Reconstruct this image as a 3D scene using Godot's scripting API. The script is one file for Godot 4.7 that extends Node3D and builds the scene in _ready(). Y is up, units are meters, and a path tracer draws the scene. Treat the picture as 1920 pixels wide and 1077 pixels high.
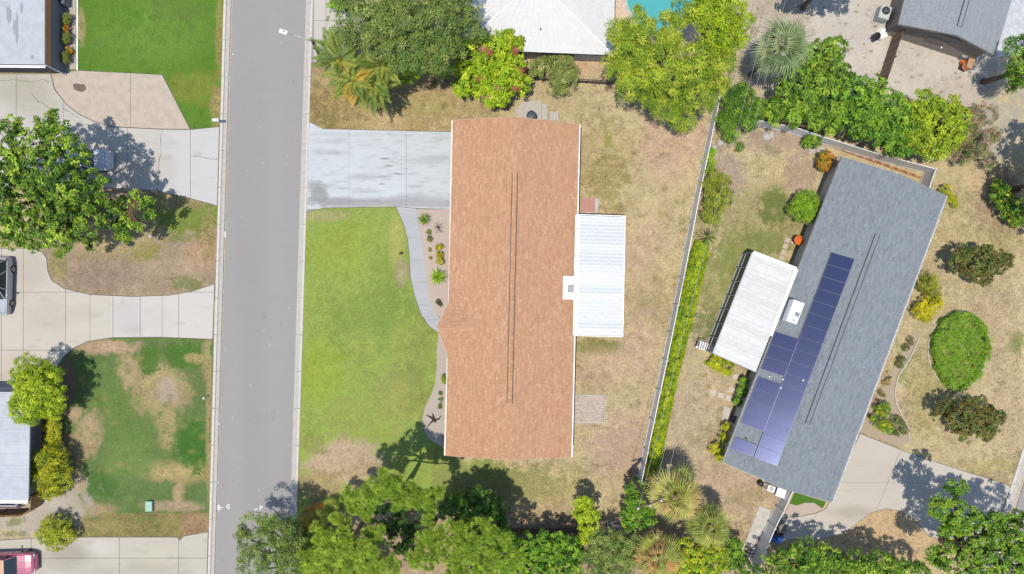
extends Node3D
# A residential block seen from a drone that looks straight down.
# px() coordinates below are photograph pixels (1920 x 1077) turned into directions; the height given with them says where on that direction a thing lies.
const F := 1288.0        # focal length of the lens in photograph pixels
const CAM := 56.0        # height of the drone over the road, metres
const K := 1.9           # display value of a level white surface in this light
const Y0 := 0.10         # level of the yards above the road (one kerb)
var rng := RandomNumberGenerator.new()
var org := {}
var taken := {}
var M := {}
var CL := {}
var leaf_tris := 0
var ground_map: GMap
var wob := FastNoiseLite.new()

class MB:
	var v := PackedVector3Array()
	var n := PackedVector3Array()
	var c := PackedColorArray()
	var u := PackedVector2Array()
	var ix := PackedInt32Array()
	var col := Color(1, 1, 1)
	func tri(a: Vector3, b: Vector3, d: Vector3):
		var nn := (b - a).cross(d - a).normalized()
		var k := v.size()
		for p in [a, b, d]:
			v.append(p); n.append(nn); c.append(col); u.append(Vector2(p.x, p.z))
		ix.append_array(PackedInt32Array([k, k + 2, k + 1]))
	func quad(a: Vector3, b: Vector3, d: Vector3, e: Vector3):
		var nn := (d - a).cross(e - b).normalized()
		var k := v.size()
		for p in [a, b, d, e]:
			v.append(p); n.append(nn); c.append(col); u.append(Vector2(p.x, p.z))
		ix.append_array(PackedInt32Array([k, k + 2, k + 1, k, k + 3, k + 2]))
	func box(at: Vector3, s: Vector3, bs := Basis()):
		var h := s / 2.0
		var q := []
		for i in 8:
			q.append(at + bs * Vector3(h.x * (1 if i & 1 else -1), h.y * (1 if i & 2 else -1), h.z * (1 if i & 4 else -1)))
		quad(q[4], q[5], q[7], q[6]); quad(q[1], q[0], q[2], q[3]); quad(q[5], q[1], q[3], q[7])
		quad(q[0], q[4], q[6], q[2]); quad(q[6], q[7], q[3], q[2]); quad(q[0], q[1], q[5], q[4])
	# a box with chamfered top edges
	func slab(at: Vector3, s: Vector3, ch: float, bs := Basis()):
		var h := s / 2.0
		var lo := []; var mi := []; var hi := []
		for k in [[-1, -1], [-1, 1], [1, 1], [1, -1]]:
			lo.append(at + bs * Vector3(k[0] * h.x, -h.y, k[1] * h.z))
			mi.append(at + bs * Vector3(k[0] * h.x, h.y - ch, k[1] * h.z))
			hi.append(at + bs * Vector3(k[0] * (h.x - ch), h.y, k[1] * (h.z - ch)))
		for i in 4:
			var j := (i + 1) % 4
			quad(lo[i], lo[j], mi[j], mi[i]); quad(mi[i], mi[j], hi[j], hi[i])
		quad(hi[0], hi[1], hi[2], hi[3]); quad(lo[3], lo[2], lo[1], lo[0])
	# an upright solid on a plan polygon (x, z)
	func prism(poly: PackedVector2Array, y0: float, y1: float, ch := 0.0):
		var pg := poly.duplicate()
		if Geometry2D.is_polygon_clockwise(pg): pg.reverse()
		var top := pg
		if ch > 0.0:
			var r := Geometry2D.offset_polygon(pg, -ch)
			if r.size() == 1 and r[0].size() == pg.size():
				top = r[0]
				if Geometry2D.is_polygon_clockwise(top): top.reverse()
				var best := 0; var bd := 1e9
				for i in top.size():
					if top[i].distance_to(pg[0]) < bd: bd = top[i].distance_to(pg[0]); best = i
				var t2 := PackedVector2Array()
				for i in top.size(): t2.append(top[(i + best) % top.size()])
				top = t2
		var t := Geometry2D.triangulate_polygon(top)
		for i in range(0, t.size(), 3):
			var a := top[t[i]]; var b := top[t[i + 1]]; var d := top[t[i + 2]]
			if (b - a).cross(d - a) < 0.0: tri(Vector3(a.x, y1, a.y), Vector3(b.x, y1, b.y), Vector3(d.x, y1, d.y))
			else: tri(Vector3(a.x, y1, a.y), Vector3(d.x, y1, d.y), Vector3(b.x, y1, b.y))
		if y0 >= y1: return
		var m := pg.size()
		var ym := y1 - (ch if top != pg else 0.0)
		for i in m:
			var a := pg[i]; var b := pg[(i + 1) % m]
			quad(Vector3(b.x, y0, b.y), Vector3(a.x, y0, a.y), Vector3(a.x, ym, a.y), Vector3(b.x, ym, b.y))
			if top != pg:
				var e := top[i]; var f := top[(i + 1) % m]
				quad(Vector3(b.x, ym, b.y), Vector3(a.x, ym, a.y), Vector3(e.x, y1, e.y), Vector3(f.x, y1, f.y))
	func tube(pts: Array, rad: Array, sides := 6):
		var rings := []
		var m := pts.size()
		var up := Vector3(0.31, 0.2, 0.93)
		for i in m:
			var d: Vector3 = (pts[min(i + 1, m - 1)] - pts[max(i - 1, 0)]).normalized()
			var s := d.cross(up if absf(d.dot(up)) < 0.9 else Vector3.RIGHT).normalized()
			var w := s.cross(d)
			var r := []
			for k in sides:
				var a := TAU * k / sides
				r.append((s * cos(a) + w * sin(a)))
			rings.append(r)
		var k0 := v.size()
		for i in m:
			for k in sides:
				v.append(pts[i] + rings[i][k] * rad[i]); n.append(rings[i][k]); c.append(col); u.append(Vector2(float(k) / sides, i))
		for i in m - 1:
			for k in sides:
				var a := k0 + i * sides + k; var b := k0 + i * sides + (k + 1) % sides
				ix.append_array(PackedInt32Array([a, b, b + sides, a, b + sides, a + sides]))
		for e in [0, m - 1]:
			for k in range(1, sides - 1):
				var a: Vector3 = pts[e] + rings[e][0] * rad[e]; var b: Vector3 = pts[e] + rings[e][k] * rad[e]; var d: Vector3 = pts[e] + rings[e][k + 1] * rad[e]
				if e == 0: tri(a, b, d)
				else: tri(a, d, b)
	# a turned solid: profile of (radius, height)
	func lathe(at: Vector3, prof: Array, sides := 16):
		for i in prof.size() - 1:
			var p: Vector2 = prof[i]; var q: Vector2 = prof[i + 1]
			for k in sides:
				var a := TAU * k / sides; var b := TAU * (k + 1) / sides
				var A := at + Vector3(cos(a) * p.x, p.y, sin(a) * p.x); var B := at + Vector3(cos(b) * p.x, p.y, sin(b) * p.x)
				var D := at + Vector3(cos(b) * q.x, q.y, sin(b) * q.x); var E := at + Vector3(cos(a) * q.x, q.y, sin(a) * q.x)
				if p.x < 1e-4: tri(A, E, D)
				elif q.x < 1e-4: tri(A, E, B)
				else: quad(B, A, E, D)
	func commit(off := Vector3.ZERO) -> ArrayMesh:
		var vv := v
		if off != Vector3.ZERO:
			vv = PackedVector3Array()
			vv.resize(v.size())
			for i in v.size(): vv[i] = v[i] + off
		var a := []
		a.resize(Mesh.ARRAY_MAX)
		a[Mesh.ARRAY_VERTEX] = vv; a[Mesh.ARRAY_NORMAL] = n; a[Mesh.ARRAY_COLOR] = c; a[Mesh.ARRAY_TEX_UV] = u; a[Mesh.ARRAY_INDEX] = ix
		var m := ArrayMesh.new()
		m.add_surface_from_arrays(Mesh.PRIMITIVE_TRIANGLES, a)
		return m

# ---------------------------------------------------------------- places, colours, nodes
func P(x: float, y: float, h := 0.0) -> Vector3:
	return Vector3((x - 960.0) / F * (CAM - h), h, (y - 538.5) / F * (CAM - h))
func Q(x: float, y: float, h := 0.0) -> Vector2:
	return Vector2((x - 960.0) / F * (CAM - h), (y - 538.5) / F * (CAM - h))
func poly(a: Array, h := 0.0) -> PackedVector2Array:
	var r := PackedVector2Array()
	for i in range(0, a.size(), 2): r.append(Q(a[i], a[i + 1], h))
	return r
# a real base colour from the way a sunlit level surface of it looks in the picture (sRGB bytes)
func C(r: float, g: float, b: float, f := 1.0) -> Color:
	var l := Color(r / 255.0, g / 255.0, b / 255.0).srgb_to_linear()
	return Color(l.r / K * f, l.g / K * f, l.b / K * f)
func numbered(s: String) -> String:
	var k: int = taken.get(s, -1) + 1
	taken[s] = k
	return s if k == 0 else "%s_%03d" % [s, k]
func tag(o: Node, label: String, category: String, group := "") -> Node:
	o.set_meta("label", label); o.set_meta("category", category)
	if group: o.set_meta("group", group)
	return o
func thing(called: String, label: String, category: String, at: Vector3, group := "", turn := 0.0) -> Node3D:
	var o := Node3D.new()
	o.name = numbered(called); add_child(o); o.position = at; o.rotation.y = turn; org[o] = at
	tag(o, label, category, group)
	return o
func part(par: Node, called: String, mb: MB, m: Material, local := false) -> MeshInstance3D:
	var o := MeshInstance3D.new()
	o.name = numbered(called) if par == self else called
	o.mesh = mb.commit(Vector3.ZERO if local else -org.get(par, Vector3.ZERO))
	o.mesh.surface_set_material(0, m)
	par.add_child(o, true)
	org[o] = org.get(par, Vector3.ZERO)
	return o
func place(par: Node, called: String, mesh: Mesh, tr: Transform3D) -> MeshInstance3D:
	var o := MeshInstance3D.new()
	o.name = called; o.mesh = mesh; o.transform = tr
	par.add_child(o, true)
	return o
func struct(called: String, mb: MB, m: Material) -> MeshInstance3D:
	var o := part(self, called, mb, m)
	o.set_meta("kind", "structure")
	return o
func stuff(o: Node) -> Node:
	o.set_meta("kind", "stuff"); return o
func rr(a: float, b: float) -> float: return rng.randf_range(a, b)

# ---------------------------------------------------------------- computed textures
func grain(seed_: int, f1: float, f2: float, lo: float, hi: float, mixed := 0.5, gam := 1.0) -> ImageTexture:
	var a := FastNoiseLite.new(); a.seed = seed_; a.frequency = f1; a.fractal_octaves = 4
	var b := FastNoiseLite.new(); b.seed = seed_ + 7; b.frequency = f2; b.fractal_octaves = 2
	var A := a.get_seamless_image(256, 256).get_data(); var B := b.get_seamless_image(256, 256).get_data()
	var o := PackedByteArray(); o.resize(256 * 256 * 3)
	for i in 65536:
		var t := pow(lerpf(A[i] / 255.0, B[i] / 255.0, mixed), gam)
		var x := int(255.0 * clampf(lerpf(lo, hi, t), 0, 1))
		o[i * 3] = x; o[i * 3 + 1] = x; o[i * 3 + 2] = x
	var im := Image.create_from_data(256, 256, false, Image.FORMAT_RGB8, o)
	var t := ImageTexture.create_from_image(im)
	var sum := 0.0
	for i in range(0, 65536, 61): sum += Color(o[i * 3] / 255.0, 0, 0).srgb_to_linear().r
	t.set_meta("mean", sum / 1075.0)
	return t
func relief(seed_: int, f: float, strength: float) -> ImageTexture:
	var a := FastNoiseLite.new(); a.seed = seed_; a.frequency = f; a.fractal_octaves = 3
	var im := a.get_seamless_image(256, 256)
	im.convert(Image.FORMAT_RGBA8)
	im.bump_map_to_normal_map(strength)
	return ImageTexture.create_from_image(im)
# plain material: base colour (linear), roughness, optional mottling by a grain texture that repeats every `every` metres
func mat(c: Color, rough := 0.85, tex: Texture2D = null, every := 2.0, metal := 0.0, vcol := false) -> StandardMaterial3D:
	var m := StandardMaterial3D.new()
	if tex: c = Color(minf(c.r / tex.get_meta("mean"), 1), minf(c.g / tex.get_meta("mean"), 1), minf(c.b / tex.get_meta("mean"), 1))
	m.albedo_color = c.linear_to_srgb()
	m.roughness = rough; m.metallic = metal
	m.cull_mode = BaseMaterial3D.CULL_DISABLED
	m.vertex_color_use_as_albedo = vcol
	if tex:
		m.albedo_texture = tex; m.uv1_triplanar = true; m.uv1_world_triplanar = true
		m.uv1_scale = Vector3.ONE / every
	return m

# colour map of level ground: what grows or lies where, 20 texels a metre over 88 x 49.5 m
class GMap:
	var w := 1760
	var h := 990
	var r := PackedFloat32Array()
	var g := PackedFloat32Array()
	var b := PackedFloat32Array()
	var na: PackedByteArray
	var nb: PackedByteArray
	var nc: PackedByteArray
	var nd: PackedByteArray
	func start(seed_: int, c: Color, sx := 1.0):
		r.resize(w * h); g.resize(w * h); b.resize(w * h)
		r.fill(c.r); g.fill(c.g); b.fill(c.b)
		var fr := [0.012, 0.05, 0.22]
		var out := []
		for i in 3:
			var f := FastNoiseLite.new(); f.seed = seed_ + i; f.frequency = fr[i]; f.fractal_octaves = 3
			var im := f.get_image(int(w / sx), h)
			if sx != 1.0: im.resize(w, h)
			out.append(im.get_data())
		na = out[0]; nb = out[1]; nc = out[2]
		var ce := FastNoiseLite.new(); ce.seed = seed_ + 9; ce.noise_type = FastNoiseLite.TYPE_CELLULAR; ce.frequency = 0.16; ce.cellular_return_type = FastNoiseLite.RETURN_DISTANCE2_SUB; ce.fractal_octaves = 2
		ce.domain_warp_enabled = true; ce.domain_warp_amplitude = 14.0; ce.domain_warp_frequency = 0.05
		nd = ce.get_image(w, h).get_data()
	func mx(px: float) -> float: return ((px - 960.0) / 23.0 + 44.0) * 20.0
	func my(py: float) -> float: return ((py - 538.5) / 23.0 + 24.75) * 20.0
	func spot(cx: float, cy: float, rx: float, ry: float, c: Color, st := 1.0, soft := 0.22, rough := 1.9):
		var x := mx(cx); var y := my(cy); var a := rx * 20.0 / 23.0; var e := ry * 20.0 / 23.0
		var k := 1.0 + soft + rough * 0.35
		for j in range(maxi(0, int(y - e * k)), mini(h, int(y + e * k) + 1)):
			var dy := (j - y) / e; dy *= dy
			for i in range(maxi(0, int(x - a * k)), mini(w, int(x + a * k) + 1)):
				var dx := (i - x) / a
				var o := j * w + i
				var d := sqrt(dx * dx + dy) + rough * ((na[o] * 0.25 + nb[o] * 0.45 + nc[o] * 0.3) / 255.0 - 0.5)
				if d < 1.0 + soft:
					var t := st * (1.0 if d < 1.0 - soft else (1.0 + soft - d) / (2.0 * soft))
					r[o] += (c.r - r[o]) * t; g[o] += (c.g - g[o]) * t; b[o] += (c.b - b[o]) * t
	func rect(x0: float, y0: float, x1: float, y1: float, c: Color, st := 1.0):
		for j in range(maxi(0, int(my(y0))), mini(h, int(my(y1)) + 1)):
			for i in range(maxi(0, int(mx(x0))), mini(w, int(mx(x1)) + 1)):
				var o := j * w + i
				r[o] += (c.r - r[o]) * st; g[o] += (c.g - g[o]) * st; b[o] += (c.b - b[o]) * st
	func finish(dry: float, wet: float, straw := 0.0) -> ImageTexture:
		var o := PackedByteArray(); o.resize(w * h * 3)
		var lut := PackedByteArray(); lut.resize(4096)
		for i in 4096: lut[i] = int(255.0 * clampf(Color(i / 4095.0, 0, 0).linear_to_srgb().r, 0, 1))
		for i in w * h:
			var amp := dry * clampf((r[i] - b[i]) / r[i] * 1.5, 0.3, 1.0) if r[i] > g[i] else wet
			var f := 1.0 + amp * ((nb[i] * 0.45 + nc[i] * 0.7 + na[i] * 0.25) / 127.5 - 1.4 + straw * (nd[i] / 255.0 - 0.42))
			f = clampf(f, 0.35, 1.9)
			o[i * 3] = lut[clampi(int(r[i] * f * 4095.0), 0, 4095)]
			o[i * 3 + 1] = lut[clampi(int(g[i] * f * 4095.0), 0, 4095)]
			o[i * 3 + 2] = lut[clampi(int(b[i] * f * 4095.0), 0, 4095)]
		var im := Image.create_from_data(w, h, false, Image.FORMAT_RGB8, o)
		return ImageTexture.create_from_image(im)
# sheets and slabs that show a colour map take their uv from their place on the ground
func on_map(mb: MB) -> MB:
	for i in mb.u.size(): mb.u[i] = Vector2((mb.v[i].x + 44.0) / 88.0, (mb.v[i].z + 24.75) / 49.5)
	return mb

func _ready():
	rng.seed = 4711
	wob.seed = 5; wob.frequency = 0.35
	# camera
	var cam := Camera3D.new(); cam.name = "camera"; add_child(cam)
	cam.position = Vector3(0, CAM, 0); cam.rotation_degrees = Vector3(-90, 0, 0)
	cam.fov = rad_to_deg(2.0 * atan(538.5 / F)); cam.far = 2000.0; cam.near = 0.1
	# sky, exposure
	var we := WorldEnvironment.new(); we.name = "world"; add_child(we)
	var e := Environment.new(); we.environment = e
	e.background_mode = Environment.BG_SKY; e.tonemap_mode = Environment.TONE_MAPPER_LINEAR
	e.tonemap_exposure = 1.27
	var sky := Sky.new(); var sm := ProceduralSkyMaterial.new(); sky.sky_material = sm; e.sky = sky
	sm.sky_top_color = Color(0.47, 0.57, 0.72); sm.sky_horizon_color = Color(0.80, 0.82, 0.84); sm.sky_curve = 0.18
	sm.ground_bottom_color = Color(0.42, 0.40, 0.34); sm.ground_horizon_color = Color(0.62, 0.62, 0.58)
	sm.energy_multiplier = 1.35
	e.sdfgi_enabled = true; e.ssao_enabled = true; e.ssil_enabled = true
	# sun, nearly overhead
	var sun := DirectionalLight3D.new(); sun.name = "sun"; add_child(sun)
	sun.light_energy = 1.3; sun.light_color = Color(1.0, 0.965, 0.90); sun.light_angular_distance = 0.5; sun.shadow_enabled = true
	sun.look_at_from_position(Vector3.ZERO, Vector3(0.13, -0.97, -0.14))
	materials()
	ground()
	houses()
	yards()
	plants()
	details()

func materials():
	var g1 := grain(11, 0.02, 0.16, 0.72, 1.0, 0.45)
	var g2 := grain(23, 0.05, 0.35, 0.55, 1.0, 0.6)
	var g3 := grain(37, 0.012, 0.05, 0.6, 1.0, 0.3)
	M.g4 = grain(51, 0.02, 0.1, 0.86, 1.0, 0.4)
	M.g1 = g1; M.g2 = g2; M.g3 = g3
	M.concrete = mat(C(212, 207, 198), 0.9, g1, 3.0)
	M.kerb = mat(C(226, 220, 212), 0.9, M.g4, 2.0)
	M.gutter_pan = mat(C(206, 201, 196), 0.9, M.g4, 2.3)
	M.joint = mat(C(120, 112, 100), 1.0, g2, 0.7)
	M.white = mat(C(238, 239, 240, 1.45), 0.45, g1, 4.0)
	M.white_metal = mat(C(232, 235, 238, 1.2), 0.4, g3, 3.0)
	M.vinyl = mat(C(236, 238, 242, 1.25), 0.35)
	M.soil = mat(C(150, 122, 98), 1.0, g2, 1.2)
	M.sand = mat(C(205, 192, 170), 1.0, g2, 3.0)
	M.gravel = mat(C(208, 190, 178), 1.0, g2, 0.8)
	M.mulch = mat(C(128, 104, 84), 1.0, g2, 0.6)
	M.black = mat(C(40, 40, 44), 0.6)
	M.dark = mat(C(70, 70, 76), 0.7, g1, 1.0)
	M.wall = mat(C(205, 198, 188), 0.9, g1, 2.0)
	M.wall_white = mat(C(228, 226, 220), 0.85, g1, 2.0)
	M.wall_taupe = mat(C(172, 162, 154), 0.85, g1, 2.0)
	M.wood = mat(C(176, 140, 92), 0.8, g2, 0.9)
	M.wood_dark = mat(C(120, 98, 82), 0.85, g2, 0.9)
	M.bark = mat(C(128, 112, 96), 1.0, g2, 0.5)
	M.bark_pale = mat(C(190, 180, 168), 1.0, g2, 0.5)
	M.glass = mat(Color(0.02, 0.03, 0.035), 0.06)
	M.steel = mat(C(180, 184, 190), 0.35, null, 1.0, 0.7)
	M.shingle = mat(Color(1, 1, 1), 0.95, null, 0.8, 0.0, true)
	M.vcol = mat(Color(1, 1, 1), 0.85, null, 1.5, 0.0, true)
	for k in [["leaf", 0.55, Color(0.30, 0.36, 0.06)], ["needle", 0.6, Color(0.26, 0.34, 0.05)]]:
		var m := mat(Color(1, 1, 1), k[1], null, 1.0, 0.0, true)
		m.backlight = k[2]
		m.metallic_specular = 0.35
		M[k[0]] = m

# pieces of a paved area: the plan polygon cut along joint lines, each piece a slab with a recessed joint round it
func paved(called: String, outline: Array, xs: Array, ys: Array, top: float, m: Material, label := "", gap := 0.014, piece := "slab", lean := 0.0) -> Node3D:
	var o := Node3D.new(); o.name = numbered(called); add_child(o)
	o.set_meta("kind", "structure")
	if label: o.set_meta("label", label)
	var pg := poly(outline)
	var bed := MB.new(); bed.prism(Geometry2D.offset_polygon(pg, .035)[0], 0.0, top - 0.022)
	part(o, "joint_bed", bed, M.joint)
	var X := [-900.0] + xs + [2900.0]; var Y := [-900.0] + ys + [2000.0]
	for i in X.size() - 1:
		for j in Y.size() - 1:
			var cell := poly([X[i] - lean * (Y[j] - 538), Y[j], X[i + 1] - lean * (Y[j] - 538), Y[j], X[i + 1] - lean * (Y[j + 1] - 538), Y[j + 1], X[i] - lean * (Y[j + 1] - 538), Y[j + 1]])
			for q in Geometry2D.intersect_polygons(pg, cell):
				for s in Geometry2D.offset_polygon(q, -gap):
					if s.size() < 3: continue
					var mb := MB.new(); mb.prism(s, 0.02, top + rr(-0.003, 0.003), 0.008)
					if mb.ix.size(): part(o, piece, on_map(mb), m)
	return o
func sheet(called: String, outline: Array, y: float, m: Material, mapped := true) -> MeshInstance3D:
	var mb := MB.new(); mb.prism(poly(outline), y - 0.05, y)
	return struct(called, on_map(mb) if mapped else mb, m)

func ground():
	# ---- what grows where
	var D := C(206, 188, 148); var O := C(172, 156, 92); var G := C(104, 142, 58); var B := C(158, 177, 90)
	var T := C(194, 166, 130); var S := C(219, 211, 201); var DI := C(178, 159, 134)
	var L := GMap.new(); L.start(3, D)
	L.rect(130, 0, 430, 250, G)
	for a in [[280, 60, 110, 70, C(123, 158, 75), .6], [365, 165, 50, 30, C(142, 152, 70), .8], [408, 205, 14, 40, C(178, 160, 106), .9], [152, 50, 8, 30, C(188, 173, 126), .9], [330, 20, 60, 20, C(117, 138, 67), .6], [240, 30, 40, 30, C(105, 146, 59), .7], [412, 60, 8, 90, C(168, 158, 96), .8]]:
		L.spot(a[0], a[1], a[2], a[3], a[4], a[5])
	L.rect(60, 340, 412, 565, DI)
	for a in [[345, 402, 72, 42, C(131, 148, 71), .95], [330, 375, 60, 22, C(173, 148, 116), .6], [270, 472, 28, 20, C(160, 158, 92), .85], [200, 445, 90, 30, C(192, 175, 128), .7], [375, 478, 34, 28, C(196, 165, 130), .8], [352, 530, 30, 14, C(141, 146, 95), .85], [190, 522, 80, 26, C(171, 151, 133), .7], [330, 500, 70, 16, C(198, 173, 146), .6], [390, 440, 14, 40, C(178, 158, 106), .6], [110, 500, 16, 30, C(166, 158, 106), .7]]:
		L.spot(a[0], a[1], a[2], a[3], a[4], a[5])
	L.rect(90, 628, 400, 1010, C(113, 134, 81))
	for a in [[235, 770, 80, 70, C(121, 146, 81), .6], [302, 728, 52, 54, C(200, 176, 134), .78], [315, 735, 17, 30, C(195, 175, 159), .9], [240, 692, 20, 34, C(202, 176, 138), .78], [205, 650, 60, 14, C(202, 172, 144), .9], [165, 812, 26, 44, C(202, 174, 142), .78], [140, 775, 18, 14, C(198, 172, 140), .8], [330, 884, 66, 20, C(192, 172, 120), .9], [314, 800, 18, 44, C(186, 168, 122), .85], [360, 838, 34, 46, C(81, 126, 57), .9], [350, 668, 44, 26, C(89, 128, 59), .9], [280, 675, 18, 26, C(93, 130, 61), .9], [190, 905, 40, 26, C(87, 126, 63), .8], [240, 860, 50, 40, C(129, 154, 87), .7], [365, 672, 20, 10, C(194, 174, 126), .8], [388, 670, 10, 40, C(184, 166, 120), .7], [335, 925, 10, 26, C(194, 172, 132), .9], [393, 800, 7, 160, C(184, 166, 120), .7], [130, 850, 20, 40, C(194, 168, 136), .6], [135, 905, 26, 26, C(201, 181, 157), .9]]:
		L.spot(a[0], a[1], a[2], a[3], a[4], a[5])
	L.rect(140, 962, 398, 1012, C(160, 144, 96), .8)
	for a in [[370, 985, 34, 24, C(178, 148, 114), .9], [200, 985, 60, 12, C(166, 150, 102), .7], [330, 948, 60, 10, C(192, 168, 138), .8], [180, 955, 40, 12, C(184, 160, 124), .8], [60, 955, 100, 50, C(196, 186, 170), 1.0], [30, 978, 18, 8, C(140, 146, 96), .8], [30, 1000, 20, 6, C(155, 155, 111), .8], [85, 940, 40, 14, C(206, 198, 188), .9]]:
		L.spot(a[0], a[1], a[2], a[3], a[4], a[5])
	# front lawn of the house with the brown roof
	L.rect(540, 380, 850, 960, B)
	for a in [[640, 470, 60, 50, C(165, 181, 83), .6], [600, 700, 44, 60, C(163, 183, 75), .7], [705, 590, 80, 70, C(137, 161, 83), .65], [720, 500, 40, 40, C(149, 169, 85), .6], [742, 450, 14, 50, C(186, 189, 108), .8], [772, 640, 46, 40, C(171, 180, 97), .6], [740, 720, 50, 40, C(155, 161, 97), .7], [760, 770, 44, 60, C(175, 180, 101), .7], [640, 868, 72, 50, C(209, 184, 157), .95], [602, 908, 46, 30, C(185, 166, 123), .9], [690, 900, 40, 30, C(197, 176, 137), .8], [790, 812, 40, 24, C(151, 177, 99), .8], [590, 832, 24, 22, C(154, 162, 90), .8], [752, 508, 12, 26, C(183, 170, 135), .8], [566, 620, 6, 220, C(174, 177, 100), .5], [650, 560, 60, 50, C(155, 175, 87), .6], [790, 700, 26, 90, C(149, 161, 91), .5], [600, 405, 50, 10, C(189, 180, 135), .6], [680, 640, 30, 26, C(177, 186, 101), .4], [660, 780, 60, 40, C(167, 177, 97), .5]]:
		L.spot(a[0], a[1], a[2], a[3], a[4], a[5])
	# strip towards the shrubs, back yard
	L.spot(690, 190, 210, 90, C(185, 165, 121), 1.0, .3, .5)
	for a in [[605, 200, 44, 44, C(159, 140, 93), .8], [720, 225, 40, 20, C(213, 190, 145), .8], [800, 200, 50, 20, C(185, 176, 117), .7], [690, 190, 40, 20, C(197, 174, 125), .7], 
		[1130, 285, 60, 70, C(191, 174, 129), .8], [1140, 350, 36, 50, C(177, 164, 109), .8], [1120, 420, 30, 30, C(189, 170, 125), .7], [1215, 560, 40, 90, C(189, 170, 131), .7], [1112, 650, 52, 14, C(159, 156, 97), .9], [1240, 404, 10, 10, C(180, 183, 86), .8], [1140, 260, 10, 22, C(164, 167, 92), .8], [1170, 830, 70, 60, C(205, 178, 159), .8], [1260, 260, 60, 80, C(217, 186, 159), .8], [1190, 480, 30, 60, C(213, 186, 157), .7], [1130, 690, 70, 30, C(215, 188, 155), .7], [1230, 430, 30, 60, C(211, 186, 153), .6], [1200, 650, 34, 60, C(213, 184, 157), .7], [1110, 720, 30, 18, C(197, 176, 141), .6],
		[845, 905, 40, 60, C(157, 162, 93), .9], [950, 905, 110, 36, C(161, 162, 101), .9], [890, 880, 60, 22, C(159, 170, 99), .9], [1040, 930, 70, 40, C(187, 174, 121), .7], [1010, 960, 60, 20, C(211, 186, 147), .8], [1060, 880, 40, 16, C(191, 178, 131), .6]]:
		L.spot(a[0], a[1], a[2], a[3], a[4], a[5])
	# yard of the house with the grey roof, its other side, the sand at the top
	for a in [[1420, 420, 110, 130, C(179, 168, 121), .9], [1345, 540, 50, 90, C(161, 160, 103), .9], [1390, 490, 50, 60, C(153, 158, 91), .8], [1450, 380, 26, 50, C(125, 137, 77), .95], [1440, 450, 40, 24, C(144, 150, 90), .8], [1430, 310, 80, 44, C(213, 193, 151), .9], [1350, 330, 40, 50, C(190, 169, 156), .8], [1460, 262, 90, 24, C(188, 168, 146), .9], [1500, 330, 30, 50, C(193, 171, 149), .9], [1330, 610, 40, 26, C(133, 139, 91), .7], [1300, 800, 90, 110, C(205, 185, 155), .95], [1290, 690, 30, 40, C(209, 189, 151), .8], [1360, 780, 24, 20, C(175, 164, 123), .6], [1330, 820, 50, 26, C(183, 166, 129), .5], [1380, 915, 100, 50, C(201, 177, 151), .95], [1395, 930, 40, 18, C(183, 166, 121), .6],
		[1740, 740, 44, 70, C(185, 172, 121), .8], [1850, 880, 60, 24, C(187, 172, 123), .8], [1880, 440, 50, 40, C(193, 178, 129), .8], [1780, 430, 40, 40, C(203, 185, 141), .8], [1905, 640, 16, 22, C(145, 154, 89), .8], [1850, 600, 60, 50, C(205, 183, 147), .8], [1880, 760, 40, 60, C(207, 185, 149), .8], [1800, 370, 40, 30, C(187, 174, 129), .7], [1830, 340, 30, 20, C(213, 187, 151), .8], [1690, 690, 14, 40, C(149, 160, 93), .6], [1860, 905, 30, 20, C(187, 165, 137), .7],
		[1560, 80, 190, 130, S, 1.0], [1720, 140, 150, 110, S, 1.0], [1640, 60, 100, 80, C(216, 208, 198), .9], [1460, 25, 60, 50, C(202, 188, 172), .8], [1870, 240, 60, 60, C(194, 187, 168), .9], [1800, 170, 60, 30, C(206, 194, 178), .8], [1450, 20, 30, 20, C(195, 182, 155), .6], [1645, 100, 16, 30, C(226, 220, 212), .9],
		[1570, 215, 200, 34, C(184, 160, 130), .95], [1780, 250, 60, 40, C(184, 160, 130), .8], [1240, 90, 140, 100, C(184, 160, 130), .95], [760, 110, 190, 60, C(184, 160, 130), .9], [1060, 110, 90, 30, C(221, 191, 159), .9],
		[740, 1030, 230, 70, C(184, 160, 130), .95], [1190, 1030, 280, 70, C(184, 160, 130), .95], [1680, 1010, 130, 70, C(213, 185, 145), 1.0], [1560, 1060, 120, 40, C(184, 160, 130), .8], [1880, 380, 50, 60, C(184, 160, 130), .8], [1650, 770, 50, 60, C(184, 160, 130), .8], ]:
		L.spot(a[0], a[1], a[2], a[3], a[4], a[5])
	# footprints and tufts in the loose sand, crumbs in the dry yards
	for i in 340:
		var x := rr(1400, 1900); var y := rr(0, 230)
		L.spot(x, y, rr(.8, 4), rr(.8, 2.6), C(156, 142, 126) if rng.randf() < .7 else C(136, 132, 100), rr(.25, .85), .6, 1.2)
	for i in 420:
		var x := rr(1080, 1330); var y := rr(230, 960)
		L.spot(x, y, rr(2, 8), rr(1.5, 5), [C(225, 196, 155), C(213, 188, 149), C(163, 148, 97), C(179, 152, 121)][i % 4], .5, .6, 1.4)
	for i in 130:
		L.spot(rr(585, 845), rr(150, 242), rr(3, 9), rr(2, 6), [C(213, 190, 139), C(149, 134, 79), C(195, 168, 113)][i % 3], .45, .6, 1.4)
	for i in 140:
		L.spot(rr(1680, 1920), rr(330, 900), rr(2, 7), rr(2, 5), [C(215, 188, 149), C(159, 148, 99), C(157, 134, 111)][i % 3], .5, .6, 1.4)
	for i in 120:
		L.spot(rr(1290, 1520), rr(250, 900), rr(2, 7), rr(2, 5), [C(219, 192, 151), C(149, 148, 89), C(169, 144, 119)][i % 3], .45, .6, 1.4)
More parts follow.
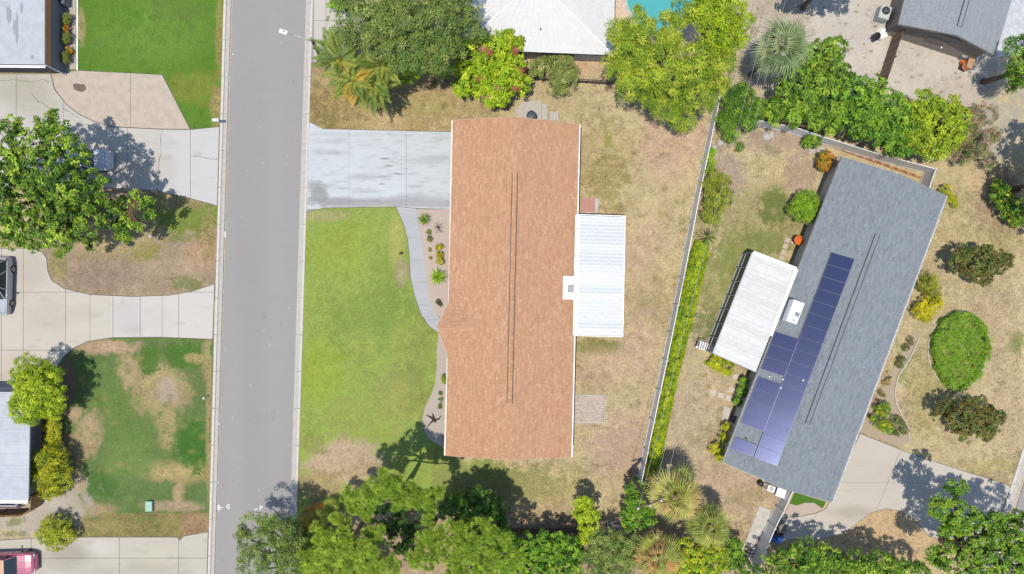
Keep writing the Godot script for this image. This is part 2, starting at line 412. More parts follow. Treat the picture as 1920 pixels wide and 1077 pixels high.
	for i in 120:
		L.spot(rr(110, 395), rr(640, 1000), rr(2, 9), rr(2, 7), [C(86, 126, 50), C(128, 156, 78), C(176, 160, 104)][i % 3], .4, .6, 1.4)
	for i in 60:
		L.spot(rr(150, 412), rr(0, 235), rr(2, 12), rr(2, 8), [C(84, 132, 44), C(120, 158, 64), C(110, 150, 56)][i % 3], .4, .6, 1.4)
	ground_map = L
	var lm := StandardMaterial3D.new()
	lm.albedo_texture = L.finish(0.50, 0.28, 0.85); lm.roughness = 1.0; lm.metallic_specular = 0.1
	M.lawn = lm
	# ---- paving: wear, stains and coatings
	var R := GMap.new(); R.start(91, C(174, 171, 170), 3.0)
	for a in [[470, 500, 30, 500, C(168, 165, 165), .5], [520, 500, 16, 500, C(178, 174, 172), .5], [440, 900, 16, 300, C(180, 174, 172), .5], [480, 200, 30, 200, C(172, 172, 172), .5]]:
		R.spot(a[0], a[1], a[2], a[3], a[4], a[5], .5, .4)
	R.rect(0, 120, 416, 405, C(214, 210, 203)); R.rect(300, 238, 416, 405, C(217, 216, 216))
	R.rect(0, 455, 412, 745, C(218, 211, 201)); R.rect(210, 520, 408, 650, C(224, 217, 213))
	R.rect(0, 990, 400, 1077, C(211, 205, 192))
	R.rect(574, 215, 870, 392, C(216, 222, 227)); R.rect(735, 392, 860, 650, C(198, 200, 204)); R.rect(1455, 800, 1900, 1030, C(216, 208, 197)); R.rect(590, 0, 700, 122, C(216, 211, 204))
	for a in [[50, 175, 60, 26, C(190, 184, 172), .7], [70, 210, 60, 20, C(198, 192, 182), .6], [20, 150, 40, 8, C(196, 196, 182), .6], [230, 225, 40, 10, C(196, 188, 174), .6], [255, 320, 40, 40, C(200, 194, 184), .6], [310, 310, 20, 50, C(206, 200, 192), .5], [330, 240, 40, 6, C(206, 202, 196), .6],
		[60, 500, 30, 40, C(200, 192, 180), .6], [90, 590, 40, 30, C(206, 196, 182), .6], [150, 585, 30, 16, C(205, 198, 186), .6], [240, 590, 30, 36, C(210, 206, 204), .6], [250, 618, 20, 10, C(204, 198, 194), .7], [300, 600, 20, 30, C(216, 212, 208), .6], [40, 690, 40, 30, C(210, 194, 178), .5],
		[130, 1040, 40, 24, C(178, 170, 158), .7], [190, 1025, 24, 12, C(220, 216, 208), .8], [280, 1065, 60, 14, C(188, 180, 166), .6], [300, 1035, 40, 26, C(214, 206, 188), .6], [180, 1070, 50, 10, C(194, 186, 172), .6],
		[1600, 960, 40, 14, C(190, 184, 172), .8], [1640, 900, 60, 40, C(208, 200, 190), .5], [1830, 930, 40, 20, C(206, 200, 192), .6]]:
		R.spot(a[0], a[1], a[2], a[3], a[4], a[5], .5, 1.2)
	# worn coating of the pale driveway
	for a in [[640, 378, 64, 9, C(176, 176, 178), .9], [596, 362, 13, 16, C(170, 170, 170), .9], [585, 350, 8, 10, C(178, 178, 180), .8], [720, 378, 40, 9, C(178, 178, 180), .85], [790, 372, 60, 9, C(190, 194, 200), .8], [800, 385, 60, 5, C(182, 182, 184), .9], [680, 332, 26, 6, C(190, 194, 196), .7], [690, 358, 24, 5, C(192, 194, 196), .6], [612, 265, 26, 5, C(192, 194, 196), .6], [620, 285, 30, 5, C(196, 200, 202), .6], [800, 302, 36, 7, C(196, 200, 204), .6], [820, 296, 26, 5, C(194, 198, 200), .6], [722, 298, 8, 2, C(150, 152, 156), .8], [728, 311, 9, 2, C(160, 162, 164), .8], [746, 326, 9, 1.4, C(140, 144, 148), .9], [716, 345, 7, 2, C(160, 162, 164), .8], [720, 331, 10, 2, C(184, 186, 188), .7], [650, 252, 70, 4, C(200, 204, 206), .6], [830, 260, 20, 5, C(200, 204, 206), .6], [605, 375, 10, 14, C(166, 166, 166), .9]]:
		R.spot(a[0], a[1], a[2], a[3], a[4], a[5], .5, 1.4)
	R.spot(672, 381, 84, 7, C(174, 174, 176), .95, .25, 1.2); R.spot(597, 360, 14, 17, C(168, 168, 168), .9, .3, 1.4); R.spot(800, 380, 70, 7, C(184, 186, 190), .8, .3, 1.4); R.spot(700, 384, 60, 4, C(190, 188, 184), .7, .3, 1.4)
	for i in 150:
		R.spot(rr(590, 845), rr(250, 385), rr(4, 14), rr(.6, 2), C(188, 192, 196), rr(.2, .6), .6, 2.2)
	# tar-dark spill, tyre smears, specks on the road
	R.spot(150, 165, 12, 7, C(104, 88, 76), .95, .2, .6); R.spot(148, 164, 7, 3, C(130, 114, 100), .5)
	for i in 60: R.spot(rr(405, 570), rr(0, 1077), rr(1, 3), rr(1, 3), [C(150, 148, 148), C(200, 196, 194)][i % 2], .5, .4, .6)
	for i in 160:
		var q := [[0, 400, 140, 400], [0, 400, 460, 720], [0, 390, 1000, 1077], [1560, 1890, 815, 990]][i % 4] as Array
		R.spot(rr(q[0], q[1]), rr(q[2], q[3]), rr(3, 14), rr(1, 5), C(186, 180, 170), rr(.15, .45), .6, 1.4)
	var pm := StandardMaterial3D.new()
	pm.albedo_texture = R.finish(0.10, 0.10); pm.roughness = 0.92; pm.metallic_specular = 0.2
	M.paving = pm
	# tan pad with its own stains
	M.pad = mat(C(207, 193, 178), 0.92, M.g4, 4.0)
	# ---- base sheet, yards, road
	var gm := MB.new(); gm.prism(PackedVector2Array([Vector2(-600, -600), Vector2(600, -600), Vector2(600, 600), Vector2(-600, 600)]), 0, 0)
	struct("ground", gm, M.sand)
	sheet("yard", [-900, -600, 436.7, -600, 372.6, 1700, -900, 1700], Y0, lm)
	sheet("yard", [607, -600, 2380, -600, 1925, 815, 1880, 955, 1641, 1700, 534, 1700], Y0, lm)
	sheet("road", [454, -600, 594, -600, 524, 1700, 385, 1700], 0.058, pm)
	sheet("road", [2410, -600, 2900, -600, 2300, 1700, 1662, 1700], 0.058, pm)
	# kerb lines in cast lengths: a flat pan beside the road and an upstand behind it
	kerb_run("kerb", 420, -30, 5.5, 433, -31, true)
	kerb_run("kerb", 588, -34, 5.0, 574, -33, false)
	var kr := Node3D.new(); kr.name = numbered("kerb"); add_child(kr); kr.set_meta("kind", "structure")
	for i in 26:
		var y0 := 500.0 + i * 34; var y1 := y0 + 33.6
		var x0 := 1925 - (y0 - 815) * 45 / 140; var x1 := 1925 - (y1 - 815) * 45 / 140
		var a := MB.new(); a.prism(poly([x0 + .3, y0, x0 + 6, y0, x1 + 6, y1, x1 + .3, y1]), 0.02, 0.15, 0.02); part(kr, "kerbstone", a, M.kerb)
		a = MB.new(); a.prism(poly([x0 + 6, y0, x0 + 16, y0, x1 + 16, y1, x1 + 6, y1]), 0.02, 0.07); part(kr, "gutter_pan", a, M.gutter_pan)
	# ---- lawns laid as sheets of their own
	sheet("lawn", [148, -200, 419, -200, 413, 238, 358, 241, 306, 141, 146, 132], Y0 + .012, lm)
	sheet("lawn", [572, 402, 590, 396, 612, 392, 742, 392, 756, 420, 764, 450, 767, 480, 769, 520, 777, 555, 789, 590, 804, 613, 820, 624, 818, 660, 817, 690, 815, 720, 806, 745, 796, 765, 792, 785, 794, 806, 806, 823, 822, 832, 838, 838, 838, 862, 760, 900, 700, 960, 600, 950, 560, 940, 562, 800], Y0 + .012, lm)
	sheet("lawn", [125, 668, 142, 654, 167, 642, 210, 635, 300, 634, 398, 638, 391, 996, 345, 1003, 150, 1005, 118, 960, 110, 900, 116, 760], Y0 + .012, lm)
	# ---- driveways and walks
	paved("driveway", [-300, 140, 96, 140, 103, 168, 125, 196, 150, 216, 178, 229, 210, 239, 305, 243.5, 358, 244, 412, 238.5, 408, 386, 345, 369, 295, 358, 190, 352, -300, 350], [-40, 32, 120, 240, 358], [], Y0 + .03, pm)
	var dw := get_child(get_child_count() - 1)
	for k in [[306, 243, 302, 262, 303, 285, 299, 310, 298, 335, 296, 357], [358, 295, 375, 293, 386, 297, 398, 299, 410, 298], [0, 152, 30, 151, 62, 154, 84, 150, 95, 157], [60, 175, 72, 190, 90, 201, 110, 214], [120, 205, 140, 216, 160, 233, 200, 246]]: crack(dw, k)
	var pad := paved("parking_pad", [97, 140, 145, 133, 305, 141, 357, 243, 305, 242.5, 210, 238, 178, 228, 150, 215, 125, 195, 104, 167], [246], [], Y0 + .034, M.pad)
	var oil := MB.new(); oil.prism(poly([138, 160, 142, 157, 150, 158.5, 160, 159, 163, 166, 160, 172, 153, 173.5, 146, 171, 140, 168]), Y0 + .036, Y0 + .0385)
	part(pad, "oil_stain", oil, mat(C(112, 96, 84), 0.6, M.g2, 0.4))
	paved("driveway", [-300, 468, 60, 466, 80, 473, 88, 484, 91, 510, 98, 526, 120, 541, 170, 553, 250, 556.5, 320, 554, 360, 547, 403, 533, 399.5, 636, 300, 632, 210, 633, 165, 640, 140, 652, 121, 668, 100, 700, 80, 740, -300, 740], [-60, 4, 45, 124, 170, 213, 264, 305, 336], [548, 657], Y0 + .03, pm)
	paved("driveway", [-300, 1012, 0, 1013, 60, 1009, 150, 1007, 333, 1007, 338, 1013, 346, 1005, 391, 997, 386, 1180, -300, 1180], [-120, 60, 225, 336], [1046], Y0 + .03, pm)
	paved("driveway", [577, 228, 590, 234, 606, 242.5, 700, 245, 862, 248.5, 862, 394, 782, 391, 745, 388, 611, 390, 590, 394, 571, 401], [655, 762], [], Y0 + .03, pm, "", 0.008)
	paved("walkway", [743, 388.6, 781, 391.4, 787, 430, 795, 470, 800, 520, 806, 560, 815, 585, 828, 600, 852, 604, 852, 640, 822, 624, 805, 612, 790, 590, 778, 555, 770, 520, 768, 480, 765, 450, 757, 420], [], [446, 488, 530, 572, 600], Y0 + .026, pm, "", 0.008)
	paved("driveway", [589, -300, 690, -300, 690, 60, 640, 104, 602, 113, 584, 120], [612], [-60, 40], Y0 + .03, pm)
	paved("driveway", [1612, 813, 1720, 856, 1884, 908, 1893, 914, 1868, 978, 1830, 1030, 1740, 1004, 1716, 975, 1690, 958, 1660, 953, 1630, 962, 1600, 985, 1580, 1000, 1540, 1010, 1462, 1012, 1466, 972, 1500, 968, 1530, 962, 1548, 954, 1556, 938], [1520, 1700, 1810], [905], Y0 + .03, pm, "", 0.008, "slab", 0.4)
	road_marks()

# an open crack in the concrete: a thin dark groove
func crack(par: Node, k: Array, top := Y0 + .0345):
	var mb := MB.new(); var prev := Q(k[0], k[1])
	for i in range(2, k.size(), 2):
		var e := Q(k[i], k[i + 1]); var n := 5
		for j in n:
			var q := Q(k[i - 2], k[i - 1]).lerp(e, (j + 1.0) / n) + (Vector2(rr(-.05, .05), rr(-.05, .05)) if j < n - 1 else Vector2.ZERO)
			var d := (q - prev).orthogonal().normalized() * rr(.008, .022)
			mb.prism(PackedVector2Array([prev + d, q + d, q - d, prev - d]), top - .002, top)
			prev = q
	part(par, "crack", mb, M.joint)

func kerb_run(called: String, ox: float, os: float, wk: float, rx: float, rs: float, left: bool):
	var o := Node3D.new(); o.name = numbered(called); add_child(o); o.set_meta("kind", "structure")
	var y := -200.0
	while y < 1280.0:
		var y1 := y + 69.0
		var a0 := ox + os * y / 1077.0; var a1 := ox + os * (y1 - .4) / 1077.0
		var b0 := rx + rs * y / 1077.0; var b1 := rx + rs * (y1 - .4) / 1077.0
		var s := 1.0 if left else -1.0
		var mb := MB.new(); mb.prism(poly([a0, y, a0 + s * wk, y, a1 + s * wk, y1 - .4, a1, y1 - .4]), 0.02, 0.16 + rr(-.002, .002), 0.03)
		part(o, "kerbstone", mb, M.kerb)
		mb = MB.new(); mb.prism(poly([a0 + s * wk, y, b0, y, b1, y1 - .4, a1 + s * wk, y1 - .4]), 0.02, 0.072 + rr(-.002, .002))
		part(o, "gutter_pan", mb, M.gutter_pan)
		y = y1

# surveyors' white spray marks on the asphalt
func road_marks():
	var wm := mat(C(236, 236, 236, 1.2), 0.8)
	var marks := [[422, 440, [[0, -6, 1, 6], [-2, -4, 2, -4], [-2, 0, 2, 0], [-2, 4, 2, 4]]], [410.5, 952, [[0, -6, 0, 7], [-3, -3, 3, -3], [-3, 3, 3, 3], [-4, 0, 8, 0]]], [428, 950, [[3, -4, -2, -3], [-2, -3, -3, 2], [-3, 2, 1, 4], [1, 4, 3, 0], [3, 0, 0, 0]]], [488, 953, [[0, -4, 4, -3], [4, -3, 3, 0], [0, -4, 0, 6], [0, 0, 3, 0], [-12, 3, -4, 1]]], [409, 905, [[0, -1.5, 0, 1.5]]], [424, 218, [[-.5, 0, 1.5, 1]]], [437, 102, [[0, -1.5, 0, 1.5]]], [411, 795, [[0, -2, 0, 2]]]]
	for k in marks:
		var mb := MB.new()
		for s in k[2]:
			var a := Vector2(k[0] + s[0], k[1] + s[1]); var b := Vector2(k[0] + s[2], k[1] + s[3])
			var d := (b - a).orthogonal().normalized() * 0.7
			mb.prism(poly([a.x + d.x, a.y + d.y, b.x + d.x, b.y + d.y, b.x - d.x, b.y - d.y, a.x - d.x, a.y - d.y]), 0.06, 0.062 + rr(0, .0012))
		struct("road_marking", mb, wm)

# rows of separate overlapping shingle tabs on a roof slope from the eave (e0-e1) up to the ridge (r0-r1)
func shingles(mb: MB, e0: Vector3, e1: Vector3, r0: Vector3, r1: Vector3, pal: Array, course := 0.145, tab := 0.31, lift := 0.016, vary := 0.05):
	var nn := (e1 - e0 + r1 - r0).cross(r0 - e0 + r1 - e1).normalized()
	if nn.y < 0: nn = -nn
	var sl := ((r0 + r1) - (e0 + e1)).length() / 2.0
	var nc := int(ceil(sl / course))
	for i in nc:
		var t0 := float(i) / nc; var t1 := float(i + 1) / nc
		var a0 := e0.lerp(r0, t0); var a1 := e1.lerp(r1, t0); var b0 := e0.lerp(r0, t1); var b1 := e1.lerp(r1, t1)
		var ln := maxf((a1 - a0).length(), (b1 - b0).length())
		var x := -rr(0, tab)
		var dark := rr(1 - vary * .6, 1 + vary * .6)
		while x < ln:
			var w := tab * rr(0.7, 1.3)
			var s0 := clampf(x / ln, 0, 1); var s1 := clampf((x + w - 0.008) / ln, 0, 1)
			if s1 - s0 > 0.0005:
				mb.col = pal[rng.randi() % pal.size()]
				var f := dark * rr(1 - vary, 1 + vary)
				mb.col = Color(mb.col.r * f, mb.col.g * f, mb.col.b * f)
				var lo := lift * rr(0.7, 1.3)
				var A := a0.lerp(a1, s0) + nn * lo; var B := a0.lerp(a1, s1) + nn * lo
				var D := b0.lerp(b1, s1) + nn * 0.004; var E := b0.lerp(b1, s0) + nn * 0.004
				if (B - A).cross(E - A).dot(nn) > 0: mb.quad(A, B, D, E)
				else: mb.quad(B, A, E, D)
				mb.quad(A - nn * lo, B - nn * lo, B, A)
			x += w

# a wall of a plan polygon (world x, z) with thickness, from y0 to y1
func wall_run(par: Node, a: Vector2, b: Vector2, y0: float, y1: float, th: float, m: Material, called := "wall"):
	var d := b - a
	var mb := MB.new()
	mb.box(Vector3((a.x + b.x) / 2, (y0 + y1) / 2, (a.y + b.y) / 2), Vector3(d.length(), y1 - y0, th), Basis(Vector3.UP, -d.angle()))
	return part(par, called, mb, m)
func on_wall(par: Node, a: Vector2, b: Vector2, at: float, y: float, w: float, h: float, called: String, m: Material, proud := 0.1, th := 0.04) -> MeshInstance3D:
	var d := (b - a).normalized()
	var nrm := d.orthogonal()
	var c := a + d * at + nrm * proud
	var mb := MB.new()
	mb.box(Vector3(c.x, y + h / 2, c.y), Vector3(w, h, th), Basis(Vector3.UP, -d.angle()))
	return part(par, called, mb, m)
func window_on(par: Node, a: Vector2, b: Vector2, at: float, y: float, w: float, h: float):
	var f := on_wall(par, a, b, at, y, w, h, "window", M.vinyl, 0.1, 0.05)
	for s in [-1, 1]:
		on_wall(f, a, b, at + s * w * 0.235, y + 0.07, w * 0.43, h - 0.14, "pane", M.glass, 0.12, 0.03)

# gable house: eave corners TL TR BR BL (ridge runs from the TL-TR end to the BL-BR end)
func gable_house(called: String, label: String, c: Array, r0: Vector3, r1: Vector3, pal: Array, wallm: Material, over := 0.45, fascia: Material = null) -> Dictionary:
	var mid: Vector3 = (c[0] + c[1] + c[2] + c[3]) / 4.0
	var h := thing(called, label, "house", Vector3(mid.x, Y0, mid.z))
	var roof := MB.new()
	var dn := Vector3(0, -0.02, 0)
	roof.col = Color(0.09, 0.08, 0.075)
	roof.quad(c[0] + dn, c[3] + dn, r1 + dn, r0 + dn); roof.quad(c[1] + dn, r0 + dn, r1 + dn, c[2] + dn)
	var un := Vector3(0, -0.2, 0)
	roof.col = C(225, 222, 215)
	roof.quad(c[3] + un, c[0] + un, r0 + un, r1 + un); roof.quad(c[2] + un, r1 + un, r0 + un, c[1] + un)
	var rf := part(h, "roof", roof, M.vcol)
	for i in 2:
		var sh := MB.new()
		if i == 0: shingles(sh, c[0], c[3], r0, r1, pal, .14, .34, .016, .045)
		else: shingles(sh, c[1], c[2], r0, r1, pal, .14, .34, .016, .045)
		stuff(part(rf, "shingles", sh, M.shingle))
	# fascia and barge boards
	var fm: Material = fascia if fascia else M.white
	for q in [[c[0], c[3]], [c[1], c[2]], [c[0], r0], [r0, c[1]], [c[3], r1], [r1, c[2]]]:
		var fb := MB.new()
		var a: Vector3 = q[0]; var b: Vector3 = q[1]
		var d := (b - a).normalized(); var s := d.cross(Vector3.UP).normalized()
		fb.box((a + b) / 2 + Vector3(0, -0.115, 0), Vector3((b - a).length(), 0.18, 0.025), Basis(d, s.cross(d), s))
		part(rf, "fascia_board", fb, fm)
	# walls under the overhang
	var w := []
	for i in 4:
		var p: Vector3 = c[i]
		var to1: Vector3 = (c[(i + 1) % 4] - p).normalized(); var to2: Vector3 = (c[(i + 3) % 4] - p).normalized()
		var z := p + (to1 + to2) * over
		w.append(Vector2(z.x, z.z))
	var eave: float = c[0].y - 0.2
	for i in 4: wall_run(h, w[i], w[(i + 1) % 4], 0.02, eave + over * 0.2, 0.18, wallm)
	for g in [[0, 1, r0], [3, 2, r1]]:
		var gb := MB.new()
		var a2: Vector2 = w[g[0]]; var b2: Vector2 = w[g[1]]
		var A := Vector3(a2.x, eave + over * .2, a2.y); var B := Vector3(b2.x, eave + over * .2, b2.y)
		var tip: Vector3 = (A + B) / 2; tip.y = g[2].y - 0.22
		gb.tri(A, B, tip); part(h, "gable", gb, wallm)
	return {"node": h, "roof": rf, "w": w}

func ridge_vent(rf: Node, a: Vector3, b: Vector3, half_slope: float, pal: Array, wd := 0.17):
	var d := (b - a).normalized(); var s := d.cross(Vector3.UP).normalized()
	var mb := MB.new(); mb.col = Color(0.05, 0.042, 0.04)
	for k in [-1, 1]:
		var o: Vector3 = s * k * (wd + 0.035) - Vector3(0, half_slope * (wd + 0.035), 0)
		mb.box((a + b) / 2 + o + Vector3(0, 0.028, 0), Vector3((b - a).length(), 0.05, 0.05), Basis(d, s.cross(d), s))
	var v := part(rf, "ridge_vent", mb, M.vcol)
	var cap := MB.new()
	for k in [-1, 1]:
		var lo: Vector3 = s * k * wd - Vector3(0, half_slope * wd - 0.05, 0); var hi := Vector3(0, 0.055, 0)
		var n := int((b - a).length() / 0.3)
		for i in n:
			var p := a.lerp(b, float(i) / n); var q := a.lerp(b, (i + 0.97) / n)
			cap.col = pal[rng.randi() % pal.size()]
			if k < 0: cap.quad(p + lo, q + lo, q + hi, p + hi)
			else: cap.quad(q + lo, p + lo, p + hi, q + hi)
	stuff(part(v, "ridge_caps", cap, M.shingle))

func gutter(rf: Node, a: Vector3, b: Vector3, out: Vector3, m: Material = null):
	var d := (b - a).normalized()
	var bs := Basis(d, Vector3.UP, d.cross(Vector3.UP).normalized())
	var mb := MB.new(); var ln := (b - a).length(); var c := (a + b) / 2
	mb.box(c + out * 0.055 + Vector3(0, -0.13, 0), Vector3(ln, 0.01, 0.10), bs)
	mb.box(c + out * 0.105 + Vector3(0, -0.075, 0), Vector3(ln, 0.11, 0.018), bs)
	mb.box(c + out * 0.028 + Vector3(0, -0.075, 0), Vector3(ln, 0.11, 0.01), bs)
	var n := int(ln / 0.8)
	for i in n: mb.box(a.lerp(b, (i + 0.5) / n) + out * 0.06 + Vector3(0, -0.03, 0), Vector3(0.025, 0.01, 0.09), bs)
	part(rf, "gutter", mb, m if m else M.white)

# sloped metal cover of separate ribbed panels between the edge a0-a1 (house side) and b0-b1 (outer side)
func panel_roof(par: Node, a0: Vector3, a1: Vector3, b0: Vector3, b1: Vector3, n: int, tones: Array, rib_m: Material, ribs := 3, rib_h := 0.035):
	for i in n:
		var f := float(i) / n; var g := (i + 1.0) / n
		var p := a0.lerp(a1, f); var q := a0.lerp(a1, g); var s := b0.lerp(b1, g); var r := b0.lerp(b1, f)
		var up := (s - p).cross(q - r).normalized()
		if up.y < 0: up = -up
		var mb := MB.new()
		var t := up * 0.03
		mb.quad(p + t, r + t, s + t, q + t); mb.quad(r, p, q, s); mb.quad(p, r, r + t, p + t); mb.quad(s, q, q + t, s + t); mb.quad(r, s, s + t, r + t); mb.quad(q, p, p + t, q + t)
		var pn := part(par, "panel", mb, tones[rng.randi() % tones.size()])
		mb = MB.new()
		for k in ribs:
			var u0 := (k + 0.12) / ribs; var u1 := (k + 0.38) / ribs
			var A := p.lerp(q, u0) + t; var B := p.lerp(q, u1) + t; var D := r.lerp(s, u1) + t; var E := r.lerp(s, u0) + t
			var hh := up * rib_h * rr(0.8, 1.2)
			var ia := (B - A) * 0.22; var ie := (D - E) * 0.22
			mb.quad(A, E, E + ie + hh, A + ia + hh); mb.quad(A + ia + hh, E + ie + hh, D - ie + hh, B - ia + hh); mb.quad(D, B, B - ia + hh, D - ie + hh)
			mb.quad(E, D, D - ie + hh, E + ie + hh)
		part(pn, "rib", mb, rib_m)

func beam(mb: MB, a: Vector3, b: Vector3, w: float, h: float):
	var d := (b - a).normalized()
	var s := d.cross(Vector3.UP if absf(d.y) < 0.9 else Vector3.RIGHT).normalized()
	mb.box((a + b) / 2, Vector3((b - a).length(), h, w), Basis(d, s.cross(d), s))

# where the line of sight through a photograph pixel meets a plane
func on_plane(x: float, y: float, p0: Vector3, nn: Vector3) -> Vector3:
	var o := Vector3(0, CAM, 0); var d := Vector3((x - 960.0) / F, -1, (y - 538.5) / F)
	return o + d * ((p0 - o).dot(nn) / d.dot(nn))

func houses():
	house_brown(); house_grey(); house_hip(); house_corner(); house_flat(); house_left()

func house_brown():
	var pal := [C(211, 164, 129), C(209, 162, 127), C(206, 159, 124), C(214, 167, 132), C(202, 155, 121), C(210, 163, 128), C(219, 173, 139)]
	var e := 2.75; var rh := 4.05
	var c := [P(849, 225, e), P(1086, 233, e), P(1071, 858, e), P(835, 855, e)]
	var r0 := P(967, 219, rh); var r1 := P(953, 863.5, rh)
	var d := gable_house("house", "long single-storey house with a brown shingle gable roof beside the pale driveway", c, r0, r1, pal, M.wall)
	var h: Node3D = d.node; var rf: Node3D = d.roof
	var ax := (r1 - r0).normalized(); var outw := Vector3(-1, 0, -0.02).normalized()
	ridge_vent(rf, P(965.5, 325, rh), P(955.5, 757, rh), (rh - e) / 5.0, pal)
	gutter(rf, c[1], c[2], -outw)
	var pc1 := P(843.2, 563, e); var pc2 := P(840.4, 672, e)
	gutter(rf, c[0], pc1, outw); gutter(rf, pc2, c[3], outw)
	# pointed porch gable that breaks the front eave
	var tip := P(819, 612, 3.25); var back := P(892, 615, 3.38)
	var back2: Vector3 = c[0].lerp(c[3], 0.61).lerp(r0.lerp(r1, 0.61), 0.5)
	back = Vector3(back2.x + 0.1, back2.y + 0.05, back2.z)
	tip.y = back.y - 0.05
	var pm := MB.new()
	shingles(pm, pc1 + Vector3(0, .02, 0), pc1 + Vector3(0.02, .02, 0.02), tip, back, pal); shingles(pm, pc2 + Vector3(0, .02, 0), pc2 + Vector3(0.02, .02, -0.02), tip, back, pal)
	pm.col = Color(.1, .08, .07)
	pm.tri(pc1, tip, back); pm.tri(pc2, back, tip)
	part(h, "porch_roof", pm, M.shingle)
	var pf := MB.new()
	beam(pf, pc1 + Vector3(0, -.1, 0), tip + Vector3(0, -.1, 0), .03, .16); beam(pf, tip + Vector3(0, -.1, 0), pc2 + Vector3(0, -.1, 0), .03, .16)
	part(h, "porch_fascia", pf, M.white)
	# doors and windows under the eaves
	var w: Array = d.w
	on_wall(h, w[0], w[3], 3.5, .05, 4.8, 2.1, "garage_door", M.white, .11, .05)
	on_wall(h, w[0], w[3], 16.0, .05, 1.0, 2.05, "front_door", M.wood_dark, .11, .05)
	for q in [9.0, 12.5, 19.5, 23.0]: window_on(h, w[0], w[3], q, .95, 1.5, 1.2)
	# roof pan with a grey vent where the cover meets the slope
	var nn: Vector3 = (c[1] - r0).cross(c[2] - r0).normalized()
	if nn.y < 0: nn = -nn
	var pan := MB.new()
	var pq := []
	for k in [[1056.5, 518], [1079, 518], [1077, 562], [1055.5, 561.5]]: pq.append(on_plane(k[0], k[1], c[1] + nn * 0.10, nn))
	pan.quad(pq[0], pq[3], pq[2], pq[1])
	for i in 4: pan.quad(pq[(i + 1) % 4], pq[i], pq[i] - nn * .1, pq[(i + 1) % 4] - nn * .1)
	var pn := part(h, "roof_pan", pan, M.white)
	var vt := MB.new(); var vc := on_plane(1071, 542, c[1] + nn * 0.18, nn)
	vt.slab(vc, Vector3(.5, .16, .54), .04); part(pn, "roof_vent", vt, mat(C(158, 162, 176), .5))
	# white ribbed cover over the back patio
	var cv := thing("patio_cover", "white ribbed metal patio cover attached behind the brown-roofed house", "patio cover", P(1123, 517, Y0))
	var a0 := P(1080, 404, 3.02); var a1 := P(1075.5, 628, 3.02); var b0 := P(1170, 407, 2.55); var b1 := P(1165.5, 630, 2.55)
	var wm := [mat(C(234, 238, 241), .45, M.g4, 1.7), mat(C(222, 228, 232), .45, M.g4, 1.3), mat(C(240, 243, 245), .45, M.g4, 2.1)]
	panel_roof(cv, a0, a1, b0, b1, 17, wm, mat(C(250, 252, 253, 1.2), .4), 2, .045)
	var fl := MB.new(); beam(fl, a0 + Vector3(.12, .075, 0), a1 + Vector3(.12, .075, 0), .34, .03); part(cv, "flashing", fl, M.white)
	var tr := MB.new()
	beam(tr, b0 + Vector3(.07, -.02, -.05), b1 + Vector3(.07, -.02, .05), .1, .12); beam(tr, a0 + Vector3(0, .0, -.06), b0 + Vector3(.1, .02, -.06), .06, .12); beam(tr, a1 + Vector3(0, .0, .06), b1 + Vector3(.1, .02, .06), .06, .12)
	part(cv, "edge_trim", tr, M.white)
	for i in 5:
		var q := b0.lerp(b1, i / 4.0) + Vector3(-.1, 0, 0)
		var po := MB.new(); po.box(Vector3(q.x, (q.y + Y0) / 2 - .03, q.z), Vector3(.09, q.y - Y0 - .02, .09)); part(cv, "post", po, M.white)
	var sl := MB.new(); sl.prism(poly([1080, 408, 1163, 411, 1159, 626, 1076, 624], Y0), .05, Y0 + .05); struct("patio_slab", sl, M.concrete)
	# paver patio and red pad at the back doors
	paver_patio()
	var st := thing("door_step", "red painted concrete door step with pale rim beside the white patio cover", "step", P(1104, 385, Y0))
	var sp := MB.new(); sp.prism(poly([1089, 373, 1122, 372.5, 1122, 400, 1088, 400.5]), .05, Y0 + .10, .015); part(st, "base", sp, M.concrete)
	sp = MB.new(); sp.prism(poly([1089.5, 372.8, 1115, 372.8, 1115, 398, 1089, 398]), Y0 + .06, Y0 + .16, .01); part(st, "tread", sp, mat(C(206, 150, 138), .8, M.g1, .8))

func paver_patio():
	var o := Node3D.new(); o.name = numbered("paver_patio"); add_child(o); o.set_meta("kind", "structure")
	var a := Q(1073, 741); var b := Q(1134, 741.5); var dd := Q(1072, 792)
	var bed := MB.new(); bed.prism(PackedVector2Array([a, b, b + dd - a, dd]), .05, Y0 + .02); part(o, "bed", bed, M.joint)
	var mb := MB.new()
	var nx := 13; var ny := 21
	for j in ny:
		for i in nx:
			var off := .5 if j % 2 else 0.0
			var x0 := clampf((i + off) / (nx + .5), 0, 1); var x1 := clampf((i + off + .94) / (nx + .5), 0, 1)
			if x1 - x0 < .01: continue
			var g := a.lerp(b, (x0 + x1) / 2) + (dd - a) * ((j + .5) / ny)
			mb.col = [C(222, 206, 192), C(214, 198, 184), C(228, 212, 198), C(206, 190, 178), C(224, 204, 188)][rng.randi() % 5]
			mb.slab(Vector3(g.x, Y0 + .025 + rr(0, .006), g.y), Vector3((x1 - x0) * (b - a).length(), .05, (dd - a).length() / ny * .93), .006)
	stuff(part(o, "pavers", mb, M.shingle))
	for q in [[a, b], [a, dd], [b, b + dd - a], [dd, b + dd - a]]:
		var e := MB.new(); beam(e, Vector3(q[0].x, Y0 + .02, q[0].y), Vector3(q[1].x, Y0 + .02, q[1].y), .07, .07); part(o, "edging", e, M.concrete)

